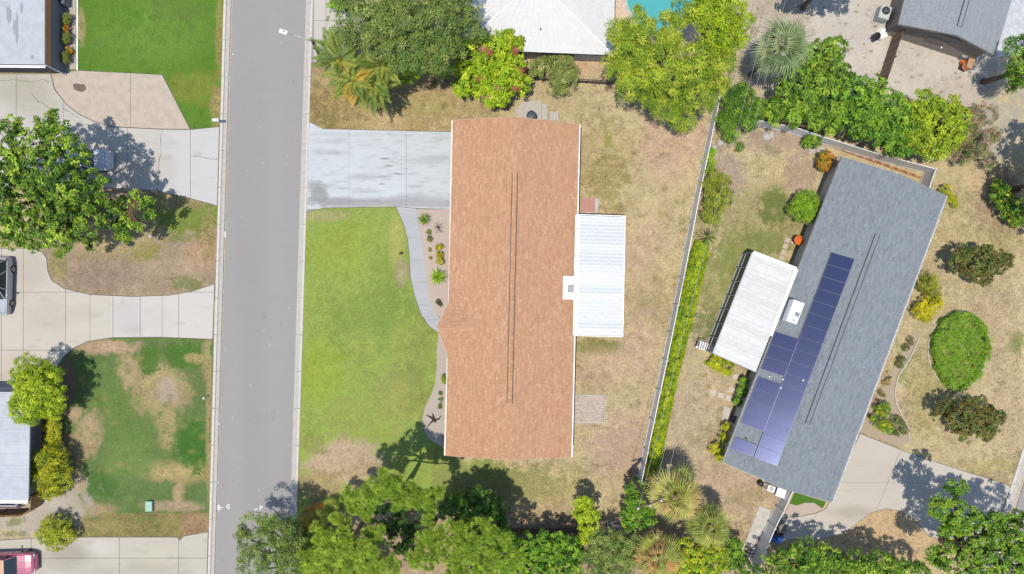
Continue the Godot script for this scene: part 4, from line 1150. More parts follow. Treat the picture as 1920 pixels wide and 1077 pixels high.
# rosette of sword leaves (yucca, agave)
func rosette(called: String, label: String, px_: float, py_: float, h: float, rad_px: float, cols: Array, n: int, wd := .07, cat := "plant") -> Node3D:
	var c := P(px_, py_, h); var at := Vector3(c.x, Y0, c.z)
	var t := thing(called, label, cat, at)
	var l: float = rad_px / 23.0
	var mb := MB.new(); mb.tube([at, c], [.06, .05], 6); part(t, "stem", mb, M.bark)
	var m: StandardMaterial3D = M.leaf
	var lm := []
	for q in 2:
		var x := MB.new()
		for k in 2:
			var s := (1 if k else -1) * wd
			x.tri(Vector3.ZERO, Vector3(l * .45, l * .08, 0), Vector3(l * .4, l * .1, s)); x.tri(Vector3(l * .45, l * .08, 0), Vector3(l, -l * .06 * q, 0), Vector3(l * .4, l * .1, s))
		var me := x.commit(); me.surface_set_material(0, m); lm.append(me)
	var mats := []
	for q in cols:
		var mm: StandardMaterial3D = m.duplicate(); mm.albedo_color = (q as Color).linear_to_srgb(); mats.append(mm)
	for i in n:
		var u := (i + .5) / n; var b := Basis(Vector3.UP, i * 2.39996) * Basis(Vector3.BACK, lerpf(1.2, -.05, u))
		var f := place(t, "leaf", lm[i % 2], Transform3D(b.scaled(Vector3.ONE * rr(.8, 1.1)), c - at))
		f.material_override = mats[rng.randi() % mats.size()]
	return t
# leafless branching plant
func bare(called: String, label: String, px_: float, py_: float, h: float, rad_px: float, m: Material, n: int, cat := "shrub", r0 := .03) -> Node3D:
	var c := P(px_, py_, 0); var at := Vector3(c.x, Y0, c.z)
	var t := thing(called, label, cat, at)
	var l := rad_px / 23.0
	for i in n:
		var az := TAU * i / n + rr(-.3, .3)
		var e := Vector3(cos(az) * l * rr(.6, 1), h * rr(.6, 1), sin(az) * l * rr(.6, 1))
		var mid := e * .5 + Vector3(0, h * .12, 0)
		var mb := MB.new(); mb.tube([at + Vector3(0, -.04, 0), at + mid, at + e], [r0, r0 * .7, r0 * .25], 5)
		for k in 4:
			var s := mid.lerp(e, rr(0, .8)); mb.tube([at + s, at + s + (e.normalized() + rdir() * .8) * l * rr(.2, .4)], [r0 * .35, r0 * .1], 4)
		part(t, "branch", mb, m)
	return t

func plants():
	clumps()
	var OAK := [C(150, 182, 62, 1.15), C(120, 158, 52, 1.1), C(96, 138, 46, 1.1), C(168, 196, 66, 1.15), C(78, 116, 42, 1.0)]
	var DULL := [C(136, 156, 78, 1.3), C(116, 142, 68, 1.25), C(154, 168, 90, 1.3), C(98, 126, 60, 1.2)]
	var BRIGHT := [C(172, 198, 40, 1.2), C(150, 184, 36, 1.15), C(126, 164, 36, 1.1), C(188, 206, 56, 1.2)]
	var GOLD := [C(206, 204, 44, 1.2), C(182, 190, 40, 1.15), C(150, 170, 44, 1.1), C(224, 214, 70, 1.2)]
	var LIME := [C(160, 196, 54, 1.2), C(140, 180, 46, 1.15), C(116, 160, 44, 1.1)]
	var MID := [C(116, 162, 48, 1.15), C(96, 144, 44, 1.1), C(134, 174, 56, 1.15), C(80, 126, 42, 1.1), C(152, 186, 58, 1.2), C(70, 110, 40, 1.0)]
	var DARK := [C(110, 126, 60, 1.1), C(90, 108, 50, 1.05), C(126, 138, 66, 1.1), C(136, 120, 66, 1.0)]
	var PINE := [C(172, 196, 72, 1.45), C(152, 182, 64, 1.4), C(134, 166, 58, 1.35)]
	var BAM := [C(166, 186, 54, 1.3), C(144, 170, 48, 1.25), C(120, 152, 44, 1.15), C(182, 192, 62, 1.3), C(104, 138, 42, 1.1)]
	# ---- across the road
	var t1 := tree("oak_tree", "large spreading bright green oak shading the driveway and the silver car", "tree", [[20, 262, 42, 6.5], [62, 300, 46, 7.6], [112, 266, 30, 6.6], [92, 232, 27, 5.6], [138, 292, 32, 7.0], [40, 360, 46, 7.6], [110, 350, 48, 8.0], [166, 352, 38, 6.6], [156, 412, 38, 6.0], [100, 420, 46, 7.0], [40, 432, 42, 6.5], [5, 320, 44, 7.0], [206, 396, 30, 5.0], [258, 392, 34, 4.0], [118, 456, 24, 5.0], [174, 458, 15, 4.4], [-10, 400, 50, 7.0], [-60, 330, 50, 7.0], [235, 430, 24, 4.2]], "broad", OAK, {"trunk": .3, "cs": .62, "gap": -.18, "dens": .85, "foot": P(120, 385, Y0)})
	crown(t1, [[250, 393, 19, 4.7]], "broad", [C(150, 116, 92), C(128, 100, 80)], 1.0, .5, .5, -.2, "dead_leaves")
	tree("round_tree", "dense round-headed yellow-green tree over the driveway corner bed", "tree", [[58, 702, 34, 3.2], [76, 728, 42, 3.5], [56, 762, 34, 3.1], [94, 758, 26, 2.9], [85, 700, 24, 3.0]], "small", BRIGHT, {"cs": .55, "gap": -.5, "dens": 1.3})
	shrub("variegated_shrub", "narrow row of yellow variegated shrub along the grey house wall", [[99, 782, 13, 1.1], [101, 800, 13, 1.1], [101, 818, 13, 1.1], [103, 834, 12, 1.0], [88, 800, 10, 1.0], [90, 826, 10, .9]], "small", GOLD, {"cs": .42})
	shrub("croton_shrub", "big rounded yellow and green shrub at the grey house corner", [[98, 865, 30, 1.6], [84, 890, 28, 1.5], [112, 892, 28, 1.5], [96, 912, 24, 1.2]], "long", [C(180, 186, 36, 1.2), C(128, 154, 40, 1.1), C(206, 200, 48, 1.2), C(94, 126, 40, 1.0)], {"cs": .55})
	shrub("croton_shrub", "rounded yellow shrub on the drive edge beside the pink car", [[105, 988, 24, 1.1], [92, 1000, 20, 1.0], [120, 1002, 20, 1.0], [106, 1012, 20, .9]], "small", [C(200, 200, 60, 1.2), C(150, 172, 52, 1.1), C(176, 188, 60, 1.15)], {"cs": .42})
	for k in [[125, 36, "beside the dark air conditioner"], [124, 71, "between the two orange plants"], [122, 107, "at the bed's tan pad end"]]:
		shrub("clipped_shrub", "small olive clipped round shrub %s" % k[2], [[k[0], k[1] - 4, 7.5, .6], [k[0], k[1] + 4, 7.5, .6]], "trim", [C(150, 160, 74, 1.15), C(132, 144, 64, 1.1)], {"cs": .26, "dens": 1.8, "gap": -1, "group": "clipped shrubs by the flat-roofed house"})
	for k in [[123, 54, "bigger"], [129, 91, "smaller"]]:
		shrub("flowering_plant", "%s orange-leaved plant between the clipped shrubs" % k[2], [[k[0], k[1], 7 if k[1] < 60 else 5, .5], [k[0] + 2, k[1] + 6, 5, .4]], "broad", [C(220, 160, 40, 1.1), C(200, 180, 50), C(216, 120, 40)], {"cs": .32})
	# ---- along the top, house with the brown roof
	tree("oak_tree", "broad dull green fine-leaved oak over the top driveway and white roof", "tree", [[660, 42, 38, 7], [704, 30, 44, 8], [760, 40, 48, 8.6], [820, 35, 44, 8], [866, 28, 34, 7], [884, 58, 24, 6], [652, 66, 22, 6], [706, 78, 34, 7.6], [762, 96, 42, 8], [815, 96, 40, 7.5], [850, 84, 28, 6.5], [794, 132, 18, 5.4], [738, 108, 24, 6.6], [830, 128, 20, 5.4], [760, -20, 60, 8], [660, -10, 34, 7], [840, -20, 50, 8]], "fine", DULL, {"trunk": .3, "cs": .7, "gap": -.27, "dens": 1.0})
	shrub("shrub", "small green shrub overhanging the top driveway edge", [[640, 4, 17, 2], [622, 8, 9, 1.6]], "broad", MID, {"cs": .5})
	var AREC := [C(146, 164, 70, 1.15), C(118, 144, 60, 1.1), C(166, 176, 78, 1.15)]
	palm("feather_palm", "feather palm beside the street lamp pole", 638, 112, 4.6, 60, "feather", AREC, 24)
	palm("feather_palm", "feather palm leaning over the dry grass by the driveway", 702, 158, 4.2, 58, "feather", AREC, 24)
	palm("feather_palm", "feather palm with yellowing fronds between two others", 664, 150, 4.4, 60, "feather", AREC + AREC + [C(206, 170, 60, 1.1)], 24)
	palm("feather_palm", "low feather palm under the dull green oak", 712, 122, 5.2, 50, "feather", AREC, 20)
	shrub("shrub", "bright yellow-green shrub between the palms and the oak", [[770, 128, 24, 2.2], [748, 148, 16, 1.8], [785, 118, 16, 2.4]], "small", BRIGHT, {"cs": .5})
	shrub("round_shrub", "small bright round shrub at the oak's outer edge on the dry grass", [[833, 138, 13, 2.4]], "trim", LIME, {"cs": .4})
	shrub("round_shrub", "bright round shrub head against the white roof", [[902, 68, 16, 3.0]], "trim", BRIGHT, {"cs": .4})
	shrub("round_shrub", "small lime shrub head between the oak and the red-flowered tree", [[868, 82, 13, 2.8]], "trim", BRIGHT, {"cs": .4})
	var um := tree("umbrella_tree", "bright yellow-green umbrella tree with red flower spikes above the brown roof", "tree", [[880, 112, 36, 3.3], [928, 96, 34, 3.5], [958, 84, 26, 3.2], [898, 150, 34, 2.8], [948, 138, 36, 3.0], [928, 174, 28, 2.4], [972, 160, 22, 2.4], [868, 164, 18, 2.0]], "broad", BRIGHT, {"cs": .62, "dens": 1.2, "gap": -.3})
	var rm := [mat(C(206, 90, 96), .7), mat(C(224, 150, 140), .7)]
	for k in [[905, 92, 4.4], [918, 98, 4.5], [966, 96, 3.9], [900, 148, 3.8], [934, 164, 3.5], [966, 166, 3.2], [912, 180, 3.1], [976, 134, 3.6], [850, 112, 3.8], [886, 88, 4.1]]:
		var mb := MB.new(); var c := P(k[0], k[1], k[2])
		for i in 11:
			var a := TAU * i / 11 + rr(-.2, .2); var l := rr(.3, .55); mb.tube([c, c + Vector3(cos(a) * l * .6, .12, sin(a) * l * .6), c + Vector3(cos(a) * l, .06, sin(a) * l)], [.03, .026, .012], 4)
		part(um, "flower_spike", mb, rm[rng.randi() % 2])
	shrub("shrub", "loose grey-green shrub standing in front of the white house", [[1018, 130, 26, 1.8], [1056, 138, 28, 1.8], [1045, 164, 20, 1.4], [1062, 112, 14, 1.8], [1035, 112, 16, 1.7]], "fine", [C(150, 166, 84, 1.2), C(126, 146, 72, 1.1), C(176, 182, 110, 1.2)], {"cs": .6, "gap": -.15})
	tree("bamboo", "tall bushy yellow-green bamboo clump beside the pool", "bamboo", [[1160, 124, 32, 5.6], [1206, 96, 40, 7], [1245, 130, 48, 7.4], [1192, 152, 38, 5.8], [1298, 122, 42, 7.6], [1310, 170, 42, 5.8], [1252, 192, 38, 4.8], [1282, 222, 26, 3.4], [1222, 172, 32, 5.2], [1180, 92, 26, 6.2], [1340, 152, 28, 5.6], [1355, 110, 30, 6.4], [1160, 60, 26, 6.0], [1192, 56, 26, 6.4], [1255, 70, 24, 7.4], [1275, 40, 18, 7.0], [1216, 46, 18, 6.6], [1250, 34, 14, 6.8], [1297, 20, 18, 6.8], [1200, 20, 12, 6.4], [1270, 8, 12, 6.6]], "long", BAM, {"trunk": .12, "cs": .72, "gap": -.274, "dens": 1.05, "stem": "culm"})
	tree("golden_tree", "tall golden green tree between the pool and the palm", "tree", [[1322, 20, 38, 7.4], [1340, 60, 40, 7.4], [1366, 30, 36, 7], [1362, 80, 30, 6.6], [1388, 40, 22, 6.2], [1390, 75, 16, 5.6], [1340, -30, 50, 7]], "fine", BRIGHT, {"cs": .7, "gap": -.27, "trunk": .18})
	palm("fan_palm", "blue-green fan palm beside the sandy yard", 1462, 92, 6.2, 56, "fan", [C(146, 164, 112, 1.2), C(122, 144, 92, 1.15), C(168, 180, 126, 1.2)], 30)
	# ---- hedgerow behind the grey-roofed house
	shrub("bamboo_grass", "soft bright green bamboo grass at the fence's upper end", [[1384, 190, 32, 2.6], [1414, 202, 24, 2.2], [1362, 228, 20, 1.8], [1400, 226, 20, 1.8], [1372, 252, 14, 1.4]], "long", MID, {"cs": .6})
	tree("fruit_tree", "dark and light green fruit tree in front of the fan palm", "tree", [[1530, 110, 34, 4.4], [1562, 92, 24, 4.0], [1500, 150, 36, 4.4], [1545, 150, 38, 4.8], [1480, 182, 28, 3.8], [1520, 190, 30, 3.8], [1462, 200, 20, 3.2], [1550, 200, 28, 3.6], [1575, 140, 24, 3.8], [1455, 216, 20, 2.8], [1490, 214, 26, 3.2], [1530, 218, 24, 3.0], [1562, 232, 20, 2.8]], "broad", OAK, {"cs": .6, "gap": -.27})
	tree("fruit_tree", "bright green fruit tree beside the brown timber fence", "tree", [[1600, 172, 32, 3.8], [1624, 200, 32, 4.0], [1590, 218, 28, 3.4], [1570, 200, 26, 3.4], [1640, 170, 24, 3.6], [1612, 240, 24, 3.2]], "broad", MID, {"cs": .6, "gap": -.27})
	tree("fruit_tree", "green fruit tree standing over the grey vinyl fence", "tree", [[1660, 202, 32, 4.2], [1652, 238, 34, 3.8], [1684, 216, 26, 3.8], [1630, 250, 24, 3.2], [1676, 268, 24, 3.0], [1700, 240, 26, 3.4], [1695, 280, 18, 2.8]], "broad", MID + [C(150, 182, 62, 1.15)], {"cs": .6, "gap": -.27})
	tree("fruit_tree", "yellow-green fruit tree between the sandy yard and the vinyl fence corner", "tree", [[1730, 206, 34, 3.8], [1760, 232, 38, 4.0], [1740, 264, 32, 3.2], [1782, 250, 28, 3.0], [1716, 250, 26, 3.4], [1770, 205, 28, 3.4], [1795, 225, 24, 3.0], [1755, 280, 24, 2.8]], "broad", [C(170, 188, 50, 1.2), C(146, 172, 44, 1.15), C(122, 152, 44, 1.1)], {"cs": .6, "gap": -.272})
	shrub("oleander", "thin pale oleander thicket at the end of the fruit trees", [[1820, 240, 24, 1.6], [1845, 214, 22, 1.6], [1852, 256, 24, 1.5], [1832, 286, 22, 1.4], [1802, 286, 22, 1.6], [1854, 302, 14, 1.2], [1815, 205, 16, 1.5]], "long", [C(134, 150, 82, 1.15), C(164, 164, 110, 1.15), C(110, 136, 66, 1.1), C(196, 160, 140, 1.1)], {"cs": .55, "dens": .9, "gap": -.1})
	tree("oak_tree", "dark green oak at the corner of the taupe house", "tree", [[1908, 92, 26, 4], [1916, 130, 30, 4.4], [1900, 152, 20, 3.4], [1950, 110, 46, 6]], "fine", MID, {"trunk": .2})
	tree("oak_tree", "oak whose crown reaches over the sandy yard's upper edge", "tree", [[1540, -40, 34, 5.5], [1580, -36, 30, 5.5], [1500, -34, 26, 5.0], [1610, -50, 40, 5.5]], "broad", OAK, {"trunk": .2})
	tree("oak_tree", "oak at the far end of the dry side yard beside the dark shaded bed", "tree", [[1990, 320, 60, 5.5], [2040, 390, 60, 6], [1960, 370, 36, 4.6], [1985, 260, 40, 5.0]], "broad", DARK, {"trunk": .25})
	shrub("shrub", "leafy green and yellow shrub in the shaded corner bed", [[1878, 368, 20, 1.3], [1896, 394, 22, 1.3], [1868, 350, 12, 1], [1908, 412, 16, 1]], "broad", MID + [C(190, 196, 60, 1.2)], {"cs": .45})
	# ---- beside the long white fence
	shrub("shrub", "loose olive green shrub against the white fence", [[1336, 340, 22, 1.6], [1346, 368, 26, 1.7], [1336, 400, 22, 1.4], [1355, 345, 16, 1.4]], "fine", [C(150, 164, 60, 1.2), C(122, 142, 52, 1.1), C(184, 186, 70, 1.2)], {"cs": .5})
	shrub("shrub", "small lime shrub between fence posts above the olive shrub", [[1331, 300, 12, 1], [1335, 286, 8, .8], [1333, 318, 9, .8]], "small", LIME, {"cs": .4})
	shrub("shrub", "tiny round green shrub alone on the bare soil", [[1387, 277, 9, .45]], "trim", MID, {"cs": .3})
	shrub("shrub", "small bright green shrub in front of the shaded vinyl fence", [[1524, 262, 16, .9], [1512, 268, 9, .6]], "broad", MID + [C(200, 200, 50, 1.1)], {"cs": .42})
	shrub("croton_shrub", "red and orange croton at the grey roof's upper corner", [[1548, 298, 16, 1.1], [1545, 310, 12, .9]], "broad", [C(206, 150, 50, 1.1), C(150, 160, 44, 1.1), C(190, 100, 56), C(120, 130, 44)], {"cs": .4})
	shrub("round_shrub", "large clipped round lime shrub against the grey roof eave", [[1512, 380, 22, 1.5], [1502, 394, 22, 1.4], [1518, 398, 20, 1.4]], "trim", LIME, {"cs": .42, "dens": 1.6, "gap": -1})
	hedge("hedge", "long bright yellow-green hedge running along the white fence", [[1312, 456, 10], [1308, 480, 13], [1295, 530, 13.5], [1276, 610, 13], [1255, 700, 11.5], [1239, 780, 10], [1226, 850, 8.5], [1216, 893, 6.5]], 1.1, "small", [C(184, 200, 32, 1.2), C(158, 184, 34, 1.2), C(204, 208, 44, 1.2), C(124, 160, 38, 1.1), C(110, 146, 40, 1.1)], .36, .25, {"dens": 8.0})
	hedge("hedge", "short yellow hedge under the porch roof's lower end", [[1327, 672, 9], [1345, 682, 11], [1368, 692, 10]], .85, "small", [C(206, 206, 40, 1.2), C(182, 194, 40, 1.2), C(150, 172, 44, 1.1)], .4, .15)
	shrub("shrub", "dark green upright shrub in the narrow bed beside the stepping stones", [[1395, 716, 10, .8], [1391, 735, 11, .9], [1383, 752, 9, .8]], "broad", MID, {"cs": .36})
	shrub("shrub", "yellowing shrub in the narrow bed at the grey roof's lower corner", [[1362, 800, 9, .8], [1358, 822, 10, .8], [1345, 846, 15, .7], [1352, 858, 10, .6]], "small", GOLD, {"cs": .38})
	rosette("yucca", "spiky yellow-green yucca beside the white fence", 1328, 446, .7, 20, [C(180, 186, 90, 1.1), C(120, 130, 60), C(100, 96, 60)], 28, .05)
	# ---- the other side of the grey-roofed house
	tree("magnolia_tree", "dark magnolia standing above the yellow bush", "tree", [[1800, 488, 22, 2.2], [1830, 490, 30, 2.7], [1860, 490, 26, 2.3], [1886, 490, 15, 1.9], [1842, 514, 20, 2.0], [1850, 472, 18, 2.2]], "broad", DARK, {"cs": .5, "gap": -.16, "trunk": .1})
	tree("magnolia_tree", "dark magnolia standing below the oval hedge", "tree", [[1772, 770, 20, 2.1], [1800, 780, 32, 2.8], [1830, 770, 28, 2.5], [1858, 786, 24, 2.2], [1812, 808, 22, 2.1], [1846, 806, 20, 1.9]], "broad", DARK, {"cs": .5, "gap": -.16, "trunk": .1})
	shrub("shrub", "olive green rounded shrub touching the bright yellow one", [[1738, 530, 18, 1.0], [1746, 546, 16, .9]], "small", [C(176, 180, 60, 1.2), C(140, 152, 56, 1.1)], {"cs": .42})
	shrub("shrub", "brilliant yellow rounded shrub beside the grey roof eave", [[1746, 570, 19, .9], [1726, 584, 16, .8], [1736, 592, 12, .7]], "small", [C(228, 216, 40, 1.25), C(214, 204, 40, 1.2), C(180, 180, 40, 1.1)], {"cs": .42})
	hedge("oval_hedge", "clipped oval green hedge mound in the dry side yard", [[1801, 586, 10], [1800, 593, 26], [1799, 603, 37], [1797, 618, 46], [1795, 638, 51], [1793, 658, 51], [1791, 678, 47], [1788, 696, 39], [1785, 711, 29], [1783, 722, 17], [1782, 728, 8]], .95, "trim", [C(132, 176, 48, 1.2), C(112, 160, 42, 1.15), C(150, 184, 54, 1.2)], .3, .16, {"dens": 6.0})
	shrub("shrub", "loose yellow-green shrub in the bed at the drive's house corner", [[1655, 768, 14, .7], [1648, 788, 16, .7], [1662, 802, 12, .6]], "small", GOLD + MID, {"cs": .4})
	shrub("shrub", "sparse pale shrub beside the kerbed bed near the drive", [[1682, 792, 13, .5], [1696, 806, 9, .4], [1676, 812, 9, .4]], "fine", [C(150, 156, 100, 1.1), C(120, 136, 80)], {"cs": .4, "gap": .0})
	for k in [[1706, 640, "grey-green"], [1692, 672, "dry olive"], [1668, 706, "pale straw"], [1652, 738, "brownish"]]:
		shrub("bedding_plant", "low %s bedding plant along the grey roof eave" % k[2], [[k[0], k[1], 8, .3], [k[0] - 6, k[1] + 12, 7, .3]], "fine", [C(130, 136, 84, 1.1), C(160, 150, 100, 1.1), C(106, 112, 70)] if k[2] != "pale straw" else [C(206, 184, 130, 1.1), C(180, 160, 110)], {"cs": .34, "gap": .0})
	shrub("shrub", "yellow flowering shrub at the grey roof's upper right corner", [[1772, 356, 10, .7], [1784, 370, 9, .6], [1790, 382, 7, .5]], "small", GOLD, {"cs": .36})
	# ---- along the bottom
	tree("oak_tree", "dull green oak overhanging the road's lower end", "tree", [[470, 984, 24, 5], [450, 1002, 16, 4.6], [500, 984, 26, 5.4], [522, 1010, 34, 6], [480, 1030, 34, 6], [542, 1040, 38, 6.4], [492, 1066, 44, 6.5], [560, 1070, 40, 6], [545, 985, 20, 4.6]], "fine", DULL + [C(130, 160, 64, 1.15)], {"trunk": .22, "cs": .6, "gap": -.08, "dens": .95, "foot": P(585, 1030, Y0)})
	for k in [[592, 972, 1.5, 34, "with orange dead tips"], [560, 990, 1.3, 28, "half under the oak"], [620, 958, 1.0, 24, "in the pine's shade"]]:
		palm("palmetto", "low green palmetto fan palm %s" % k[4], k[0], k[1], k[2], k[3], "fan", [C(170, 184, 70, 1.2), C(140, 160, 60, 1.15)] + ([C(216, 150, 60)] if k[0] == 592 else []), 14)
	pine("slash pine leaning beside the front lawn's lower corner", [[680, 926, 27, 8.6], [716, 908, 27, 9.4], [756, 914, 25, 9], [790, 932, 23, 8.4], [690, 955, 23, 8.2], [742, 934, 23, 9.2], [668, 950, 18, 7.8], [808, 950, 18, 7.8], [652, 930, 16, 7.8], [772, 940, 22, 8.2], [705, 932, 22, 9.0], [738, 905, 20, 8.8], [820, 925, 18, 7.6]], P(765, 905, Y0), PINE)
	pine("slash pine nearest the road end with a wide flat crown", [[600, 1000, 28, 7.6], [640, 984, 26, 7.8], [622, 1038, 36, 8.3], [670, 1030, 32, 8.4], [700, 1002, 22, 7.4], [582, 1050, 28, 7.3], [650, 1068, 38, 8], [720, 1062, 34, 8], [640, 1010, 28, 8.2], [690, 1050, 30, 8.2], [610, 1018, 26, 8.0], [600, 1075, 36, 7.6]], P(688, 965, Y0), PINE)
	pine("slash pine behind the brown-roofed house with the tallest crown", [[800, 1000, 30, 8.6], [846, 996, 30, 9], [880, 984, 20, 7.8], [830, 1040, 36, 9], [888, 1030, 32, 8.8], [920, 1058, 32, 8.4], [790, 1050, 28, 8.4], [860, 1074, 38, 8.4], [936, 1016, 24, 7.4], [910, 1000, 26, 8.2], [865, 1020, 28, 9.0], [820, 1015, 26, 8.8], [955, 1045, 26, 7.8]], P(850, 950, Y0), PINE)
	tree("understory_tree", "dark green leafy tree under the pines", "tree", [[850, 952, 28, 3.4], [898, 946, 32, 3.8], [930, 950, 22, 3.2], [882, 990, 28, 3], [930, 980, 24, 2.6], [868, 935, 18, 2.6]], "broad", [C(92, 130, 46, 1.1), C(76, 112, 40, 1.05), C(110, 148, 54, 1.1)], {"cs": .5})
	tree("understory_tree", "shadowed dark green tree between the pine trunks", "tree", [[740, 975, 26, 2.6], [775, 1000, 28, 2.8], [720, 1005, 26, 2.6], [760, 1035, 30, 2.8], [700, 975, 20, 2.2], [800, 975, 20, 2.4]], "broad", [C(84, 120, 44, 1.1), C(70, 104, 40, 1.05), C(104, 140, 52, 1.1)], {"cs": .5, "gap": -.12})
	tree("understory_tree", "mixed green undergrowth tree below the tallest pine", "tree", [[940, 1010, 24, 2.6], [960, 1045, 30, 2.8], [915, 1010, 22, 2.6], [925, 1065, 34, 3.0], [880, 1062, 30, 3.0]], "broad", LIME + MID, {"cs": .5})
	shrub("shrub", "leafy green undergrowth on the soil beside the road-end oak", [[600, 1015, 24, 1.8], [570, 1020, 22, 1.6], [590, 1055, 30, 1.8], [640, 1045, 28, 1.8], [690, 1060, 30, 1.8]], "broad", MID, {"cs": .5})
	tree("understory_tree", "bright green leafy tree below the dark timber fence", "tree", [[980, 1032, 32, 3], [1020, 1030, 34, 3.2], [1058, 1032, 32, 3], [1000, 1062, 36, 3.2], [1050, 1066, 36, 3], [1082, 1040, 18, 2.6], [950, 1055, 26, 3.0]], "broad", LIME + MID, {"cs": .5})
	tree("understory_tree", "yellow-green upright tree beside the grey dead shrub", "tree", [[1094, 946, 18, 3], [1104, 972, 22, 3.2], [1100, 1000, 18, 2.7], [1088, 962, 14, 2.8]], "broad", BRIGHT, {"cs": .46})
	tree("understory_tree", "green leafy tree at the white fence's lower end", "tree", [[1190, 914, 17, 2.2], [1200, 944, 26, 2.5], [1186, 972, 24, 2.3], [1214, 972, 18, 2.1], [1215, 915, 12, 1.8]], "broad", MID, {"cs": .46})
	tree("understory_tree", "dull grey-green leafy tree below the dead shrub", "tree", [[1130, 1022, 32, 2.8], [1170, 1030, 34, 3], [1150, 1056, 38, 3], [1196, 1040, 28, 2.8], [1110, 1060, 30, 2.8]], "fine", DULL, {"cs": .55})
	bare("dead_shrub", "leafless silver-grey shrub in the lower thicket", 1137, 975, 3.6, 26, mat(C(206, 200, 196), .9), 24, "shrub", .045)
	bare("dead_shrub", "smaller leafless grey shrub among the lower leaves", 1105, 1040, 4.0, 16, mat(C(206, 200, 196), .9), 14, "shrub", .04)
	var SAB := [C(176, 182, 84, 1.2), C(150, 162, 74, 1.15), C(196, 192, 104, 1.2)]
	palm("fan_palm", "largest yellow-green fan palm under the power lines", 1266, 926, 4.2, 56, "fan", SAB + [C(206, 176, 110, 1.1)], 32)
	palm("fan_palm", "fan palm touching the largest palm near the bare yard", 1330, 984, 3.8, 44, "fan", SAB, 26)
	palm("fan_palm", "fan palm with browning fronds in the lower thicket", 1232, 1042, 3.6, 46, "fan", SAB + [C(206, 160, 100, 1.1)], 26)
	tree("understory_tree", "golden yellow-green leafy tree below the fan palms", "tree", [[1290, 1042, 32, 2.8], [1330, 1050, 32, 2.9], [1310, 1072, 36, 2.9], [1270, 1070, 26, 2.6]], "broad", GOLD + LIME, {"cs": .48})
	shrub("shrub", "dark green shrub beside the white arched rack", [[1374, 1030, 20, 1.6], [1360, 1052, 18, 1.5], [1390, 1062, 16, 1.2]], "broad", MID, {"cs": .46})
	tree("young_oak", "row of green oak saplings below the curved drive", "tree", [[1472, 1052, 28, 3.3], [1510, 1042, 32, 3.8], [1552, 1056, 32, 3.8], [1600, 1062, 34, 3.8], [1648, 1066, 32, 3.8], [1690, 1072, 24, 3.4], [1500, 1075, 30, 3.6], [1580, 1085, 36, 3.8], [1440, 1072, 26, 3.2], [1530, 1070, 30, 3.8], [1625, 1080, 34, 3.8], [1720, 1080, 26, 3.2]], "broad", OAK, {"cs": .56, "gap": -.16, "trunk": .16})
	tree("oak_tree", "big green oak casting broken shade over the lower drive", "tree", [[1790, 918, 22, 5.8], [1772, 954, 28, 6.2], [1802, 968, 32, 6.8], [1832, 1000, 34, 7], [1782, 990, 24, 5.8], [1862, 978, 28, 6.4], [1882, 1020, 38, 7], [1842, 1050, 42, 7], [1792, 1052, 34, 6.4], [1902, 1062, 42, 7], [1760, 1042, 24, 5.4], [1902, 976, 20, 5.6], [1950, 1030, 50, 7]], "broad", MID + OAK, {"trunk": .32, "cs": .56, "gap": -.14, "dens": .9, "foot": P(1768, 1012, Y0)})

func pine(label: String, lobes: Array, at: Vector3, cols: Array):
	var t := thing("pine_tree", label, "tree", at)
	var s := Vector3.ZERO; var hi := 0.0
	for q in lobes: s += P(q[0], q[1], q[3]); hi = maxf(hi, q[3])
	s /= lobes.size()
	var top := Vector3(lerpf(at.x, s.x, .8), hi - .6, lerpf(at.z, s.z, .8))
	var mb := MB.new(); mb.tube(curve(at - Vector3(0, .1, 0), top, Vector3(.15, 0, -.1), 6), taper(.24, .1, 6), 9)
	part(t, "trunk", mb, M.bark)
	var puffs := []
	for q in lobes:
		var c := P(q[0], q[1], q[3]); var r: float = q[2] / F * (CAM - q[3])
		var st := at.lerp(top, rr(.68, .95)); var br := MB.new()
		br.tube(curve(st, c - Vector3(0, .25, 0), Vector3(rr(-.2, .2), -.25, rr(-.2, .2)), 5), taper(.075, .03), 6)
		for k in 7:
			var a := rr(0, TAU); var e := c + Vector3(cos(a) * r * rr(.3, .85), rr(-.3, .15), sin(a) * r * rr(.3, .85))
			br.tube(curve(st.lerp(c, rr(.6, .98)), e, Vector3(0, -.1, 0), 3), [.026, .018, .008], 4)
			puffs.append([q[0] + cos(a) * q[2] * rr(.35, .8), q[1] + sin(a) * q[2] * rr(.35, .8), q[2] * rr(.3, .46), q[3] + rr(-.25, .2)])
		part(t, "branch", br, M.bark)
		puffs.append([q[0], q[1], q[2] * .5, q[3] + .2])
	crown(t, puffs, "needle", cols, .8, .66, .7, -.6)

